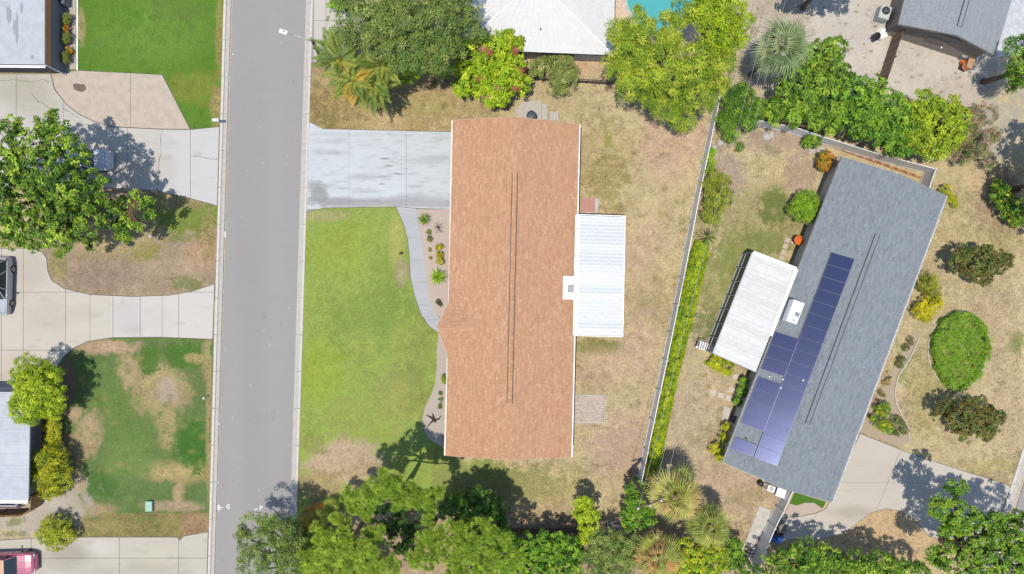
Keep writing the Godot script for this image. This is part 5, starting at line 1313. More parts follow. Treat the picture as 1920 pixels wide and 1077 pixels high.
# ---------------------------------------------------------------- fences
func vinyl_fence(label: String, tops: Array, h: float, group := "", panel_l := 2.4):
	var w := []
	for q in tops: var p := P(q[0], q[1], h); w.append(Vector2(p.x, p.z))
	var t := thing("vinyl_fence", label, "fence", Vector3(w[0].x, Y0, w[0].y), group)
	for i in w.size() - 1:
		var a: Vector2 = w[i]; var b: Vector2 = w[i + 1]; var n := int(maxf(1, round(a.distance_to(b) / panel_l)))
		for j in n + 1:
			if j == n and i < w.size() - 2: continue
			var c := a.lerp(b, float(j) / n); var mb := MB.new()
			mb.box(Vector3(c.x, (h + Y0) / 2, c.y), Vector3(.127, h - Y0 + .04, .127))
			var po := part(t, "post", mb, M.vinyl)
			mb = MB.new(); mb.lathe(Vector3(c.x, h + .02, c.y), [Vector2(.0, .1), Vector2(.1, .03), Vector2(.1, 0), Vector2(0, 0)], 4); part(po, "cap", mb, M.vinyl)
		for j in n:
			var c := a.lerp(b, float(j) / n); var d := a.lerp(b, (j + 1.0) / n); var dir := (d - c).normalized()
			var bs := Basis(Vector3.UP, -dir.angle())
			var mb := MB.new(); var m := (c + d) / 2; var ln := c.distance_to(d) - .13
			mb.box(Vector3(m.x, h - .07, m.y), Vector3(ln, .1, .06), bs); mb.box(Vector3(m.x, Y0 + .1, m.y), Vector3(ln, .14, .06), bs)
			var nb := int(ln / .15)
			for k in nb:
				var e := c + dir * (.065 + ln * (k + .5) / nb); mb.box(Vector3(e.x, (h + Y0) / 2 + .02, e.y), Vector3(ln / nb - .006, h - Y0 - .3, .024), bs)
			part(t, "panel", mb, M.vinyl)
	return t
func timber_fence(label: String, pts: Array, h: float, m: Material, side := 1.0, board := .15, group := ""):
	var w := []
	for q in pts: w.append(Q(q[0], q[1]))
	var t := thing("timber_fence", label, "fence", Vector3(w[0].x, Y0, w[0].y), group)
	var pal := [m, m.duplicate(), m.duplicate()]
	pal[1].albedo_color = m.albedo_color.darkened(.12); pal[2].albedo_color = m.albedo_color.lightened(.1)
	for i in w.size() - 1:
		var a: Vector2 = w[i]; var b: Vector2 = w[i + 1]; var dir := (b - a).normalized(); var o := dir.orthogonal() * side
		var bs := Basis(Vector3.UP, -dir.angle()); var ln := a.distance_to(b)
		var nb := int(ln / board)
		for k in nb:
			var e := a + dir * ln * (k + .5) / nb; var mb := MB.new(); var hh := h + rr(-.02, .02)
			mb.slab(Vector3(e.x, (hh + Y0) / 2, e.y), Vector3(ln / nb - .008, hh - Y0, .022), .006, bs); part(t, "board", mb, pal[rng.randi() % 3])
		for y in [.4, h * .55, h - .2]:
			var mb := MB.new(); beam(mb, Vector3(a.x + o.x * .035, y, a.y + o.y * .035), Vector3(b.x + o.x * .035, y, b.y + o.y * .035), .045, .09); part(t, "rail", mb, pal[2])
		for k in int(ln / 2.2) + 1:
			var e := a + dir * minf(k * 2.2, ln) + o * .1; var mb := MB.new(); mb.box(Vector3(e.x, (h + Y0) / 2, e.y), Vector3(.09, h - Y0, .09), bs); part(t, "post", mb, pal[1])
	return t

func stone(called: String, label: String, cat: String, outline: Array, h: float, m: Material, group := "") -> MeshInstance3D:
	var mb := MB.new(); mb.prism(poly(outline, Y0), Y0 - .04, Y0 + h, .012)
	var o := part(self, called, mb, m); tag(o, label, cat, group)
	return o
func rock(called: String, label: String, px_: float, py_: float, r: float, m: Material, group := ""):
	var mb := MB.new(); var c := P(px_, py_, Y0)
	var rings := []
	for j in 5:
		var row := []
		for i in 8:
			var a := TAU * i / 8; var ph := j / 4.0 * PI * .5
			var d := Vector3(cos(a) * cos(ph), sin(ph) * .7, sin(a) * cos(ph))
			row.append(c + d * r * (1 + .45 * wob.get_noise_3d(d.x * 5 + px_, d.y * 5, d.z * 5 + py_)))
		rings.append(row)
	for j in 4:
		for i in 8: mb.quad(rings[j][(i + 1) % 8], rings[j][i], rings[j + 1][i], rings[j + 1][(i + 1) % 8])
	var o := part(self, called, mb, m); tag(o, label, "rock", group)

func yards():
	# long white fence between the two back yards
	vinyl_fence("long white vinyl fence with capped posts between the two back yards", [[1350.5, 183], [1313, 362], [1283, 520], [1251, 677], [1203, 906]], 1.8)
	vinyl_fence("white vinyl fence in front of the fruit trees behind the grey-roofed house", [[1424, 226], [1490, 238], [1545, 257], [1650, 289], [1756, 317], [1744, 350]], 1.8)
	vinyl_fence("white vinyl fence running from the grey-roofed house to the lower thicket", [[1488, 921], [1469.5, 962], [1454, 992], [1434, 1040], [1420, 1078]], 1.8)
	timber_fence("brown timber fence with rails showing between sandy yard and taupe house", [[1672, 70], [1640, 168], [1630, 200]], 1.8, mat(C(150, 124, 106), .85, M.g2, .8), 1.0)
	timber_fence("orange-brown timber fence at the lower end of the grey metal roof", [[82, 921], [80, 946], [62, 957], [-60, 962]], 1.5, mat(C(190, 146, 84), .8, M.g2, .7), -1.0, .2)
	timber_fence("dark weathered timber fence below the dry back yard", [[955, 990], [1000, 992], [1092, 990]], 1.6, mat(C(86, 76, 68), .9, M.g2, .7))
	# low black rail fence by the white house
	var rf := thing("rail_fence", "low black rail fence between shrub and bamboo", "fence", P(1080, 153, Y0))
	for i in 8:
		var c := P(985 + i * 23, 150 + i * 1.4, 0); var mb := MB.new(); mb.box(Vector3(c.x, .6, c.z), Vector3(.07, 1.1, .07)); part(rf, "post", mb, M.black)
	for y in [.35, .7, 1.05]:
		var mb := MB.new(); beam(mb, P(985, 150, 0) * Vector3(1, 0, 1) + Vector3(0, y, 0), P(1146, 160, 0) * Vector3(1, 0, 1) + Vector3(0, y, 0), .04, .09); part(rf, "rail", mb, M.black)
	# beds
	sheet("gravel_bed", [784, 393, 851, 393, 848, 470, 846, 560, 838, 580, 828, 598, 812, 583, 802, 560, 796, 520, 791, 470, 780, 430, 776, 393], Y0 + .02, M.gravel, false)
	sheet("gravel_bed", [822, 626, 836, 640, 842, 672, 843, 845, 822, 834, 806, 824, 795, 807, 792, 786, 797, 764, 807, 744, 816, 720, 819, 690, 819, 660], Y0 + .02, mat(C(200, 188, 178), 1.0, M.g2, .7), false)
	sheet("gravel_bed", [100, -200, 144, -200, 143, 131, 100, 131], Y0 + .02, mat(C(200, 188, 176), 1.0, M.g2, .7), false)
	stone("bed_edging", "thin white kerb edging the shrub bed and green lawn", "edging", [144.5, -200, 147, -200, 146, 132, 143.5, 132], .08, M.white)
	sheet("planting_bed", [110, 690, 128, 672, 140, 690, 146, 715, 142, 745, 120, 765, 100, 760], Y0 + .03, mat(C(132, 108, 90), 1.0, M.g2, .5), false)
	sheet("planting_bed", [60, 770, 108, 768, 114, 840, 120, 915, 78, 925], Y0 + .022, M.mulch, false)
	# soil mound round the shrubs behind the grey roof, with a low brick edge
	var be := thing("brick_edging", "low brown brick edging along the vinyl fence above the grey roof", "edging", P(1630, 300, Y0))
	for i in 34:
		var q := P(1545 + i * 5.4, 269 + i * 1.92, Y0); var mb := MB.new()
		mb.slab(Vector3(q.x, Y0 + .07 + rr(-.02, .02), q.z), Vector3(.215, .16, .16), .012, Basis(Vector3.UP, -.34 + rr(-.08, .08))); part(be, "brick", mb, [mat(C(196, 130, 100), .9), mat(C(170, 108, 84), .9), mat(C(208, 160, 130), .9)][i % 3] if i < 3 else be.get_child(i % 3).mesh.surface_get_material(0))
	# artificial turf wedge beside the drive and its gravel border
	sheet("turf_wedge", [1489, 923, 1548, 941, 1541, 953, 1525, 942, 1508, 942, 1492, 947, 1480, 944], Y0 + .045, mat(C(84, 128, 36), 1.0, M.g2, .6), false)
	sheet("gravel_bed", [1480, 944, 1492, 947.5, 1508, 942.5, 1525, 942.5, 1541, 953.5, 1528, 961, 1500, 967, 1466, 971], Y0 + .035, M.gravel, false)
	# kerbed bed along the far side of the grey-roofed house
	sheet("planting_bed", [1712, 622, 1722, 634, 1706, 668, 1680, 706, 1676, 750, 1684, 776, 1700, 800, 1704, 826, 1690, 838, 1608, 808], Y0 + .015, mat(C(190, 172, 148), 1.0, M.g2, 1.1), false)
	var ce := thing("bed_edging", "curved pale concrete edging of the bed along the grey roof", "edging", P(1680, 740, Y0))
	var ep := [[1724, 634], [1708, 668], [1684, 706], [1678, 732], [1680, 756], [1690, 778], [1702, 800], [1706, 830]]
	for i in ep.size() - 1:
		var mb := MB.new(); beam(mb, P(ep[i][0], ep[i][1], Y0) + Vector3(0, .03, 0), P(ep[i + 1][0], ep[i + 1][1], Y0) + Vector3(0, .03, 0), .1, .12); part(ce, "kerbstone", mb, M.concrete)
	var oe := thing("bed_edging", "oval pale concrete edging around the clipped green mound", "edging", P(1797, 655, Y0))
	for i in 30:
		var a := TAU * i / 30; var b := TAU * (i + 1) / 30
		var mb := MB.new(); beam(mb, P(1795 + cos(a) * 55, 657 + sin(a) * 73, Y0) + Vector3(0, .02, 0), P(1795 + cos(b) * 55, 657 + sin(b) * 73, Y0) + Vector3(0, .02, 0), .08, .1); part(oe, "kerbstone", mb, M.concrete)
	# stepping stones and pads
	for q in [["square", 1337, 736, .0], ["second square", 1352, 742, .1], ["cracked square", 1366, 747, .0], ["slanting", 1372, 731, .2], ["large pale", 1380, 707, .3]]:
		var c := P(q[1], q[2], Y0); var mb := MB.new(); mb.slab(Vector3(c.x, Y0 + .02, c.z), Vector3(.5, .08, .46), .015, Basis(Vector3.UP, -.34 + q[3]))
		tag(part(self, "stepping_stone", mb, mat(C(222, 208, 192), .9, M.g1, .7)), "%s concrete stepping stone in the bare yard below the porch" % q[0], "stepping stone", "stepping stones below the porch")
	for i in 4:
		var c := P(1476 - i * 3.4, 451 + i * 11, Y0); var mb := MB.new(); mb.slab(Vector3(c.x, Y0 + .02, c.z), Vector3(.4, .07, .42), .012, Basis(Vector3.UP, -.34))
		tag(part(self, "stepping_stone", mb, mat(C(214, 196, 178), .9, M.g1, .7)), "pale stepping stone, %s in the row leading from the orange umbrella" % ["first", "second", "third", "last"][i], "stepping stone", "stepping stones beside the orange umbrella")
	stone("concrete_pad", "grey concrete pad below the grey roof's eave", "pad", [1358, 762, 1371, 766, 1364, 790, 1353, 786], .05, M.concrete)
	stone("concrete_pad", "pale concrete shed pad beside the lower vinyl fence", "pad", [1424, 948, 1448, 958, 1428, 1000, 1410, 1030, 1396, 1020], .05, M.concrete)
	for q in [["largest", [967, 204, 986, 189, 1015, 189, 1015, 225, 967, 225]], ["narrow", [1016, 195, 1027, 195, 1027, 225, 1016, 225]], ["small square", [1030, 209, 1047, 210, 1047, 226, 1030, 226]]]:
		stone("concrete_pad", "%s pale slab at the upper end of the brown roof" % q[0], "pad", q[1], .05, mat(C(206, 198, 190), .9, M.g1, 1.2))
	for q in [[1437, 256, .42, "largest pale rock at the bare soil's fence corner"], [1446, 252, .3, "middle pale rock in the fence corner"], [1352, 268, .3, "pale rock beside the small lime shrub"], [1340, 276, .26, "small pale rock at the white fence foot"], [1523, 281, .3, "pale rock in front of the small bright shrub"], [1540, 280, .34, "flat pale rock beside the brick edging"]]:
		rock("rock", q[3], q[0], q[1], q[2], M.concrete)
	var lg := MB.new(); lg.tube([P(1365, 274, .2), P(1388, 260, .22)], [.12, .1], 8); tag(part(self, "log", lg, M.bark_pale), "pale bleached log lying on the bare soil by the fence", "log")

func ac_unit(label: String, c: Vector3, s: Vector3, turn: float, m: Material):
	var t := thing("air_conditioner", label, "air conditioner", Vector3(c.x, Y0, c.z), "", turn)
	var b := MB.new(); b.slab(Vector3(0, .04, 0), Vector3(s.x + .2, .08, s.z + .2), .01); part(t, "base", b, M.concrete, true)
	b = MB.new(); b.slab(Vector3(0, .08 + s.y / 2, 0), s, .04); var cs := part(t, "casing", b, m, true)
	for i in 6:
		b = MB.new(); b.box(Vector3(0, .2 + i * (s.y - .25) / 6, 0), Vector3(s.x + .012, .03, s.z + .012)); part(cs, "louvre", b, M.steel, true)
	b = MB.new(); b.lathe(Vector3(0, .08 + s.y, -.12), [Vector2(0, .012), Vector2(.3, .012), Vector2(.33, .03), Vector2(.33, 0)], 20); var fg := part(t, "fan_guard", b, M.black, true)
	b = MB.new()
	for i in 3: b.box(Vector3(cos(i * 2.1) * .13, .08 + s.y + .02, -.12 + sin(i * 2.1) * .13), Vector3(.24, .012, .09), Basis(Vector3.UP, -i * 2.1))
	part(fg, "fan_blade", b, M.steel, true)

# a car along local +x (front), centred on its wheels
func car(label: String, at: Vector3, turn: float, body: Color, roof: Color, sedan := true):
	var t := thing("parked_car", label, "car", at, "", turn)
	var paint := mat(body, .3); paint.clearcoat_enabled = true; paint.clearcoat = .7; paint.clearcoat_roughness = .1
	var rp := mat(roof, .55, M.g2, .7)
	var L := 4.6; var W := .9
	# lower body: stations along the length: x, half width, belt height
	var st := [[-2.3, .62, .55], [-2.22, .78, .82], [-1.9, .86, .93], [-1.2, .9, .97], [0.0, .9, .96], [1.0, .9, .94], [1.7, .87, .86], [2.1, .8, .78], [2.25, .68, .66], [2.3, .55, .5]]
	var mb := MB.new(); var rows := []
	for q in st:
		var x: float = q[0]; var w: float = q[1]; var h: float = q[2]; var r := []
		for k in [[-.92, .2], [-1.0, .42], [-1.0, .62 * h + .08], [-.95, h - .06], [-.8, h], [-.3, h + .025], [.3, h + .025], [.8, h], [.95, h - .06], [1.0, .62 * h + .08], [1.0, .42], [.92, .2]]: r.append(Vector3(x, minf(k[1], h + .025), k[0] * w))
		rows.append(r)
	for i in rows.size() - 1:
		for k in 11: mb.quad(rows[i][k], rows[i][k + 1], rows[i + 1][k + 1], rows[i + 1][k])
	for e in [0, rows.size() - 1]:
		for k in range(1, 11):
			if e == 0: mb.tri(rows[e][0], rows[e][k + 1], rows[e][k])
			else: mb.tri(rows[e][0], rows[e][k], rows[e][k + 1])
	var bd := part(t, "body", mb, paint, true)
	# glasshouse: base ring, roof ring
	var h0 := .95; var h1 := 1.45
	var b := [[-1.75 if sedan else -2.1, .74], [-1.2, .8], [.3, .8], [1.05, .76]]
	var r := [[-1.15 if sedan else -1.85, .56], [-.85, .6], [.1, .6], [.35, .57]]
	var rf := MB.new(); var pls := [MB.new(), MB.new()]
	var B := []; var R := []
	for i in 4: B.append([Vector3(b[i][0], h0, -b[i][1]), Vector3(b[i][0], h0, b[i][1])]); R.append([Vector3(r[i][0], h1 - (.05 if i in [0, 3] else 0.0), -r[i][1]), Vector3(r[i][0], h1 - (.05 if i in [0, 3] else 0.0), r[i][1])])
	for i in 3:
		rf.quad(R[i][0], R[i][1], R[i + 1][1], R[i + 1][0])
		for s in 2:
			pls[s].tube([B[i][s], R[i][s]], [.04, .035], 5); pls[s].tube([R[i][s], R[i + 1][s]], [.035, .035], 5)
	for s in 2: pls[s].tube([B[3][s], R[3][s]], [.045, .035], 5)
	for s in 2:
		var sw := MB.new()
		for i in 3:
			var a: Array = [B[i][s], B[i + 1][s], R[i + 1][s], R[i][s]]
			if s: sw.quad(a[0], a[1], a[2], a[3])
			else: sw.quad(a[1], a[0], a[3], a[2])
		part(t, "side_window", sw, M.glass, true)
	part(t, "window_frame", pls[0], paint, true); part(t, "window_frame", pls[1], paint, true); part(t, "roof", rf, rp, true)
	var ws := MB.new(); ws.quad(B[3][1], B[3][0], R[3][0], R[3][1]); part(t, "windshield", ws, M.glass, true)
	ws = MB.new(); ws.quad(B[0][0], B[0][1], R[0][1], R[0][0]); part(t, "rear_window", ws, M.glass, true)
	for q in [[1.4, 1], [1.4, -1], [-1.35, 1], [-1.35, -1]]:
		var ty := MB.new(); ty.tube([Vector3(q[0], .32, q[1] * .70), Vector3(q[0], .32, q[1] * .90), Vector3(q[0], .32, q[1] * .915)], [.32, .32, .27], 18)
		var w := Node3D.new(); w.name = "wheel"; t.add_child(w, true)
		part(w, "tyre", ty, mat(Color(.015, .015, .016), .8), true)
		var rm := MB.new(); rm.tube([Vector3(q[0], .32, q[1] * .90), Vector3(q[0], .32, q[1] * .922)], [.21, .2], 14)
		for k in 5: rm.box(Vector3(q[0], .32, q[1] * .925) + Vector3(cos(k * 1.257) * .1, sin(k * 1.257) * .1, 0), Vector3(.19, .045, .02), Basis(Vector3.BACK, k * 1.257))
		part(w, "rim", rm, M.steel, true)
	for s in [-1, 1]:
		var x := MB.new(); x.slab(Vector3(2.2, .6, s * .58), Vector3(.16, .12, .3), .03); part(t, "headlight", x, mat(C(220, 224, 228), .15), true)
		x = MB.new(); x.slab(Vector3(-2.17, .74, s * .6), Vector3(.18, .16, .3), .03); part(t, "taillight", x, mat(C(170, 30, 34), .25), true)
		x = MB.new(); x.slab(Vector3(.72, 1.02, s * .98), Vector3(.12, .14, .2), .03); part(t, "mirror", x, paint, true)
	var bp := MB.new(); bp.slab(Vector3(2.28, .42, 0), Vector3(.14, .2, 1.3), .04); part(t, "bumper", bp, paint, true)
	bp = MB.new(); bp.slab(Vector3(-2.29, .45, 0), Vector3(.14, .2, 1.4), .04); part(t, "bumper", bp, paint, true)
	bp = MB.new(); bp.box(Vector3(1.06, .965, 0), Vector3(.06, .02, 1.2)); part(bd, "wiper_cowl", bp, M.black, true)

func bin_(label: String, px_: float, py_: float, r: float, h: float, m: Material, lid: Material):
	var c := P(px_, py_, Y0); var t := thing("trash_can", label, "trash can", c)
	var mb := MB.new(); mb.lathe(Vector3.ZERO, [Vector2(r, h), Vector2(r * .82, 0), Vector2(0, 0)], 18); part(t, "bin", mb, m, true)
	mb = MB.new(); mb.lathe(Vector3.ZERO, [Vector2(0, h + .09), Vector2(r * .7, h + .07), Vector2(r * 1.05, h + .02), Vector2(r * 1.05, h - .04)], 18); part(t, "lid", mb, lid, true)

func details():
	# ---- street lamp
	var b := P(606, 120, Y0); var top := P(588, 80, 5.6)
	var t := thing("street_lamp", "leaning dark street lamp pole with a long arm over the road", "street lamp", b)
	var mb := MB.new(); mb.tube([b - Vector3(0, .2, 0), b.lerp(top, .5), top + Vector3(0, .3, 0)], [.15, .13, .1], 10); part(t, "pole", mb, mat(C(84, 74, 68), .9, M.g2, .5))
	var tip := P(537, 61, 6.0)
	mb = MB.new(); mb.tube(curve(top + Vector3(0, .1, 0), tip, Vector3(0, .12, 0)), [.035, .035, .03, .03, .03], 8); part(t, "arm", mb, M.steel)
	var hd := P(531, 59.5, 6.0)
	mb = MB.new(); mb.slab(hd, Vector3(.62, .14, .3), .05, Basis(Vector3.UP, -.33)); var hn := part(t, "lamp_head", mb, M.white)
	mb = MB.new(); mb.slab(hd + Vector3(0, -.08, 0), Vector3(.4, .06, .22), .02, Basis(Vector3.UP, -.33)); part(hn, "lens", mb, M.steel)
	mb = MB.new(); mb.lathe(hd + Vector3(.08, .07, 0), [Vector2(0, .09), Vector2(.05, .08), Vector2(.05, 0)], 8); part(hn, "photocell", mb, M.black)
	# ---- utility pole and its cables, running across the back yards
	var up := P(1219, 948, 8.6); var ub := Vector3(up.x, Y0, up.z)
	t = thing("utility_pole", "wooden utility pole with white insulators rising from the lower thicket", "utility pole", ub)
	mb = MB.new(); mb.tube([ub - Vector3(0, .3, 0), up], [.17, .11], 10); part(t, "pole", mb, M.bark)
	mb = MB.new(); beam(mb, up + Vector3(-.9, -.3, .3), up + Vector3(.9, -.3, -.3), .1, .12); part(t, "crossarm", mb, M.wood_dark)
	var ends := []
	for k in [-.8, 0.0, .8]:
		var q := up + Vector3(k, -.24 if k != 0.0 else .0, -k / 3.0)
		mb = MB.new(); mb.lathe(q, [Vector2(0, .24), Vector2(.05, .22), Vector2(.07, .14), Vector2(.05, .1), Vector2(.07, .04), Vector2(.05, 0)], 10); part(t, "insulator", mb, M.white); ends.append(q + Vector3(0, .22, 0))
	for k in 3:
		var far := P(1490 + k * 12, -160, 8.4)
		mb = MB.new(); mb.tube(curve(ends[k], far, Vector3(0, -.28, 0), 12), taper(.011, .011, 12), 5)
		tag(part(self, "power_cable", mb, mat(C(190, 190, 186), .5)), "thin grey power cable on the pole's %s insulator" % ["fence-side", "middle", "palm-side"][k], "cable", "power cables over the back yards")
	# ---- cars
	car("silver-blue car parked under the large oak", P(163, 303, Y0 + .03), 0.0, C(206, 216, 228), C(206, 216, 228))
	car("silver car with spoked wheels parked on the curved driveway", P(8, 536, Y0 + .03), -PI / 2 - .03, C(196, 200, 206), C(190, 196, 204), false)
	car("pink car with a sun-bleached peach roof on the lower driveway", P(22, 1052, Y0 + .03), 0.03, C(206, 106, 140), C(222, 172, 136))
	# ---- small things in the front yards
	t = thing("utility_box", "low mint-green utility box on the lower lawn", "utility box", P(282, 948, Y0))
	mb = MB.new(); mb.slab(Vector3(0, .14, 0), Vector3(.5, .3, .78), .03); part(t, "cabinet", mb, mat(C(158, 206, 184), .6), true)
	mb = MB.new(); mb.slab(Vector3(0, .31, 0), Vector3(.54, .05, .82), .02); part(t, "lid", mb, mat(C(166, 214, 192), .6), true)
	mb = MB.new(); mb.slab(P(282, 443, Y0) + Vector3(0, .05, 0), Vector3(.26, .12, .24), .03); tag(part(self, "meter_cover", mb, M.concrete), "small pale meter cover in the grass below the large oak", "meter cover")
	t = thing("marker_post", "short white marker post with dark reflector near the kerb", "post", P(388, 745, Y0))
	mb = MB.new(); mb.tube([Vector3.ZERO, Vector3(0, .6, 0)], [.04, .04], 8); part(t, "post", mb, M.white, true)
	mb = MB.new(); mb.lathe(Vector3(0, .58, 0), [Vector2(0, .14), Vector2(.08, .09), Vector2(.08, 0), Vector2(0, 0)], 10); part(t, "cap", mb, M.white, true)
	mb = MB.new(); mb.box(Vector3(.09, .45, 0), Vector3(.03, .1, .08)); part(t, "reflector", mb, M.black, true)
	t = thing("mailbox", "white mailbox on a short post at the upper driveway kerb", "mailbox", P(413, 231, Y0))
	mb = MB.new(); mb.box(Vector3(0, .5, 0), Vector3(.08, 1.0, .08)); part(t, "post", mb, M.white, true)
	mb = MB.new(); mb.slab(Vector3(.05, 1.08, 0), Vector3(.5, .2, .2), .06); part(t, "box", mb, M.white, true)
	t = thing("garden_light", "small black spotlight stake on the lawn beside the walk", "garden light", P(752, 476, Y0))
	mb = MB.new(); mb.tube([Vector3.ZERO, Vector3(0, .25, 0)], [.02, .02], 6); part(t, "stake", mb, M.black, true)
	mb = MB.new(); mb.tube([Vector3(-.1, .28, .03), Vector3(.12, .34, -.05)], [.08, .1], 8); part(t, "lamp", mb, M.black, true)
	rosette("cycad", "bright green cycad rosette in the gravel bed", 821, 520, .55, 21, [C(150, 190, 50, 1.2), C(122, 164, 44, 1.15), C(176, 200, 60, 1.2)], 44, .05)
	shrub("croton_shrub", "small yellow croton row in the gravel bed above the cycad", [[823, 465, 7, .5], [824, 478, 6, .45], [826, 490, 7, .5]], "broad", [C(214, 200, 50, 1.15), C(150, 140, 44), C(180, 180, 50, 1.1)], {"cs": .3})
	rosette("agave", "olive green rosette plant at the walk's upper end", 795, 412, .5, 15, [C(150, 168, 70, 1.15), C(120, 142, 60, 1.1)], 34, .05)
	bare("bare_shrub", "dark leafless shrub in the gravel bed near the driveway", 823, 428, .7, 13, mat(C(110, 92, 84), .9), 9, "shrub", .022)
	for q in [["strip of low grassy plants beside the upper walk", [[804, 436, 5, .2], [806, 448, 5.5, .2]]], ["low brownish grass clump beside the walk's middle", [[806, 468, 3.5, .15], [808, 484, 3.2, .15]]]]:
		shrub("ground_cover", q[0], q[1], "fine", [C(160, 172, 84, 1.1), C(140, 150, 80)], {"cs": .24, "cat": "plant"})
	shrub("ground_cover", "dark tuft in the gravel bed by the porch", [[822, 566, 5, .2], [826, 571, 4, .2]], "fine", [C(130, 130, 84), C(96, 100, 64)], {"cs": .22, "cat": "plant"})
	shrub("shrub", "small green shrub against the gutter below the porch", [[833, 708, 6, .5], [834, 716, 5, .5]], "broad", LIMEY(), {"cs": .28})
	shrub("ground_cover", "thin strip of low grassy plants in the lower gravel bed", [[826, 738, 4, .15], [826, 750, 4.5, .15], [825, 762, 4.5, .15]], "fine", [C(140, 154, 76, 1.1), C(120, 136, 66)], {"cs": .22, "cat": "plant"})
	# dark driftwood with four crooked arms
	t = thing("driftwood", "black crooked four-armed driftwood in the lower gravel bed", "driftwood", P(814, 788, Y0))
	for q in [[[0, 0], [-4, -4], [-9, -7], [-14, -9]], [[0, 0], [-1, -6], [-3, -12]], [[0, 0], [5, -1], [10, -3], [12, -8]], [[0, 0], [-5, 3], [-9, 8], [-12, 12]], [[0, 0], [3, 4]]]:
		var pts := []
		for i in q.size(): pts.append(Vector3(q[i][0] / 23.0, .22 - .04 * i, q[i][1] / 23.0))
		mb = MB.new(); mb.tube(pts, taper(.075, .03, q.size()), 7); part(t, "arm", mb, mat(C(62, 54, 48), .9), true)
	# ---- at the upper end of the brown roof
	bin_("round dark blue-black bin on the slab by the brown roof", 996, 222, .38, .9, M.black, mat(C(56, 66, 86), .5))
	# ---- sandy yard and taupe house
	ac_unit("white boxy air conditioner beside the taupe house wall", P(1648, 32, Y0), Vector3(.86, .95, 1.05), -.3, mat(C(214, 224, 220), .5))
	ac_unit("dark grey air conditioner at the flat-roofed house wall", P(124, 6, Y0), Vector3(.8, .8, .8), 0.0, mat(C(104, 108, 120), .6))
	t = thing("satellite_dish", "black round satellite dish standing on the sand", "dish", P(1637, 74, Y0))
	mb = MB.new(); mb.tube([Vector3.ZERO, Vector3(0, .5, 0)], [.025, .025], 6); part(t, "mast", mb, M.steel, true)
	mb = MB.new()
	for i in 16:
		for j in 2:
			var a := TAU * i / 16; var a2 := TAU * (i + 1) / 16; var r0 := .34 * j / 2.0; var r1 := .34 * (j + 1) / 2.0
			var f := func(r: float, an: float) -> Vector3: return Vector3(0, .62, 0) + Basis(Vector3.BACK, .9) * Vector3(cos(an) * r, r * r * .6, sin(an) * r)
			mb.quad(f.call(r0, a2), f.call(r0, a), f.call(r1, a), f.call(r1, a2))
	part(t, "reflector", mb, M.black, true)
	mb = MB.new(); mb.tube([Vector3(-.05, .55, 0), Vector3(-.45, .62, 0)], [.015, .03], 6); part(t, "feed_arm", mb, M.black, true)
	rock("rock", "smooth white boulder between the dish and the timber fence", 1656, 62, .45, M.white)
	t = thing("cardboard_box", "open tan cardboard box leaning by the taupe house", "box", P(1812, 122, Y0))
	mb = MB.new(); mb.box(Vector3(0, .3, 0), Vector3(.5, .6, .9), Basis(Vector3.UP, -.35)); part(t, "carton", mb, mat(C(206, 166, 130), .9), true)
	mb = MB.new(); mb.box(Vector3(-.4, .45, .3), Vector3(.7, .03, .5), Basis(Vector3.UP, -.35) * Basis(Vector3.BACK, -.5)); part(t, "flap", mb, mat(C(190, 124, 92), .9), true)
	mb = MB.new(); mb.lathe(P(1802, 119, Y0), [Vector2(0, .42), Vector2(.12, .4), Vector2(.2, .3), Vector2(.2, .1), Vector2(.12, 0)], 14); tag(part(self, "bucket_lid_ball", mb, mat(C(240, 120, 40), .5)), "orange round ball beside the cardboard box", "ball")
	bin_("grey round can beside the taupe house wall", 1800, 108, .26, .7, mat(C(150, 154, 160), .5), mat(C(164, 168, 172), .5))
	# ---- around the grey-roofed house
	t = thing("umbrella", "closed orange garden umbrella beside the stepping stones", "umbrella", P(1490, 452, Y0))
	mb = MB.new(); mb.lathe(Vector3.ZERO, [Vector2(.28, .0), Vector2(.28, .06), Vector2(.03, .1), Vector2(.03, 1.0)], 12); part(t, "stand", mb, M.steel, true)
	mb = MB.new(); mb.lathe(Vector3.ZERO, [Vector2(0, 1.15), Vector2(.14, 1.08), Vector2(.4, .9), Vector2(.36, .88), Vector2(.05, 1.0)], 9); part(t, "canopy", mb, mat(C(255, 120, 30), .8), true)
	mb = MB.new(); var hp := P(1548, 332, Y0); var hose := []
	for i in 20: hose.append(hp + Vector3(cos(i * .8) * (.14 + .002 * i), .03 + .008 * i, sin(i * .8) * (.2 + .002 * i)))
	mb.tube(hose, taper(.02, .02, 20), 5); tag(part(self, "garden_hose", mb, M.white), "coiled pale garden hose under the grey roof's upper eave", "hose")
	bin_("black round bin under the grey roof's lower eave", 1376, 786, .36, .8, M.black, M.dark)
	t = thing("pool_pump", "black pump with pipes at the grey roof's lower wall", "pump", P(1423, 905, Y0))
	mb = MB.new(); mb.lathe(Vector3.ZERO, [Vector2(0, .7), Vector2(.2, .62), Vector2(.22, .2), Vector2(.18, 0)], 14); part(t, "tank", mb, M.black, true)
	mb = MB.new(); mb.tube([Vector3(.2, .3, 0), Vector3(.5, .3, .1), Vector3(.5, .05, .1)], [.04, .04, .04], 6); part(t, "pipe", mb, M.white, true)
	t = thing("storage_cabinet", "low white cabinet with a round lid by the lower wall", "cabinet", P(1440, 912, Y0), "", -.35)
	mb = MB.new(); mb.slab(Vector3(0, .4, 0), Vector3(.6, .8, .5), .03); part(t, "body", mb, M.white, true)
	mb = MB.new(); mb.lathe(Vector3(0, .8, 0), [Vector2(0, .06), Vector2(.18, .05), Vector2(.2, 0)], 14); part(t, "lid", mb, mat(C(196, 206, 216), .4), true)
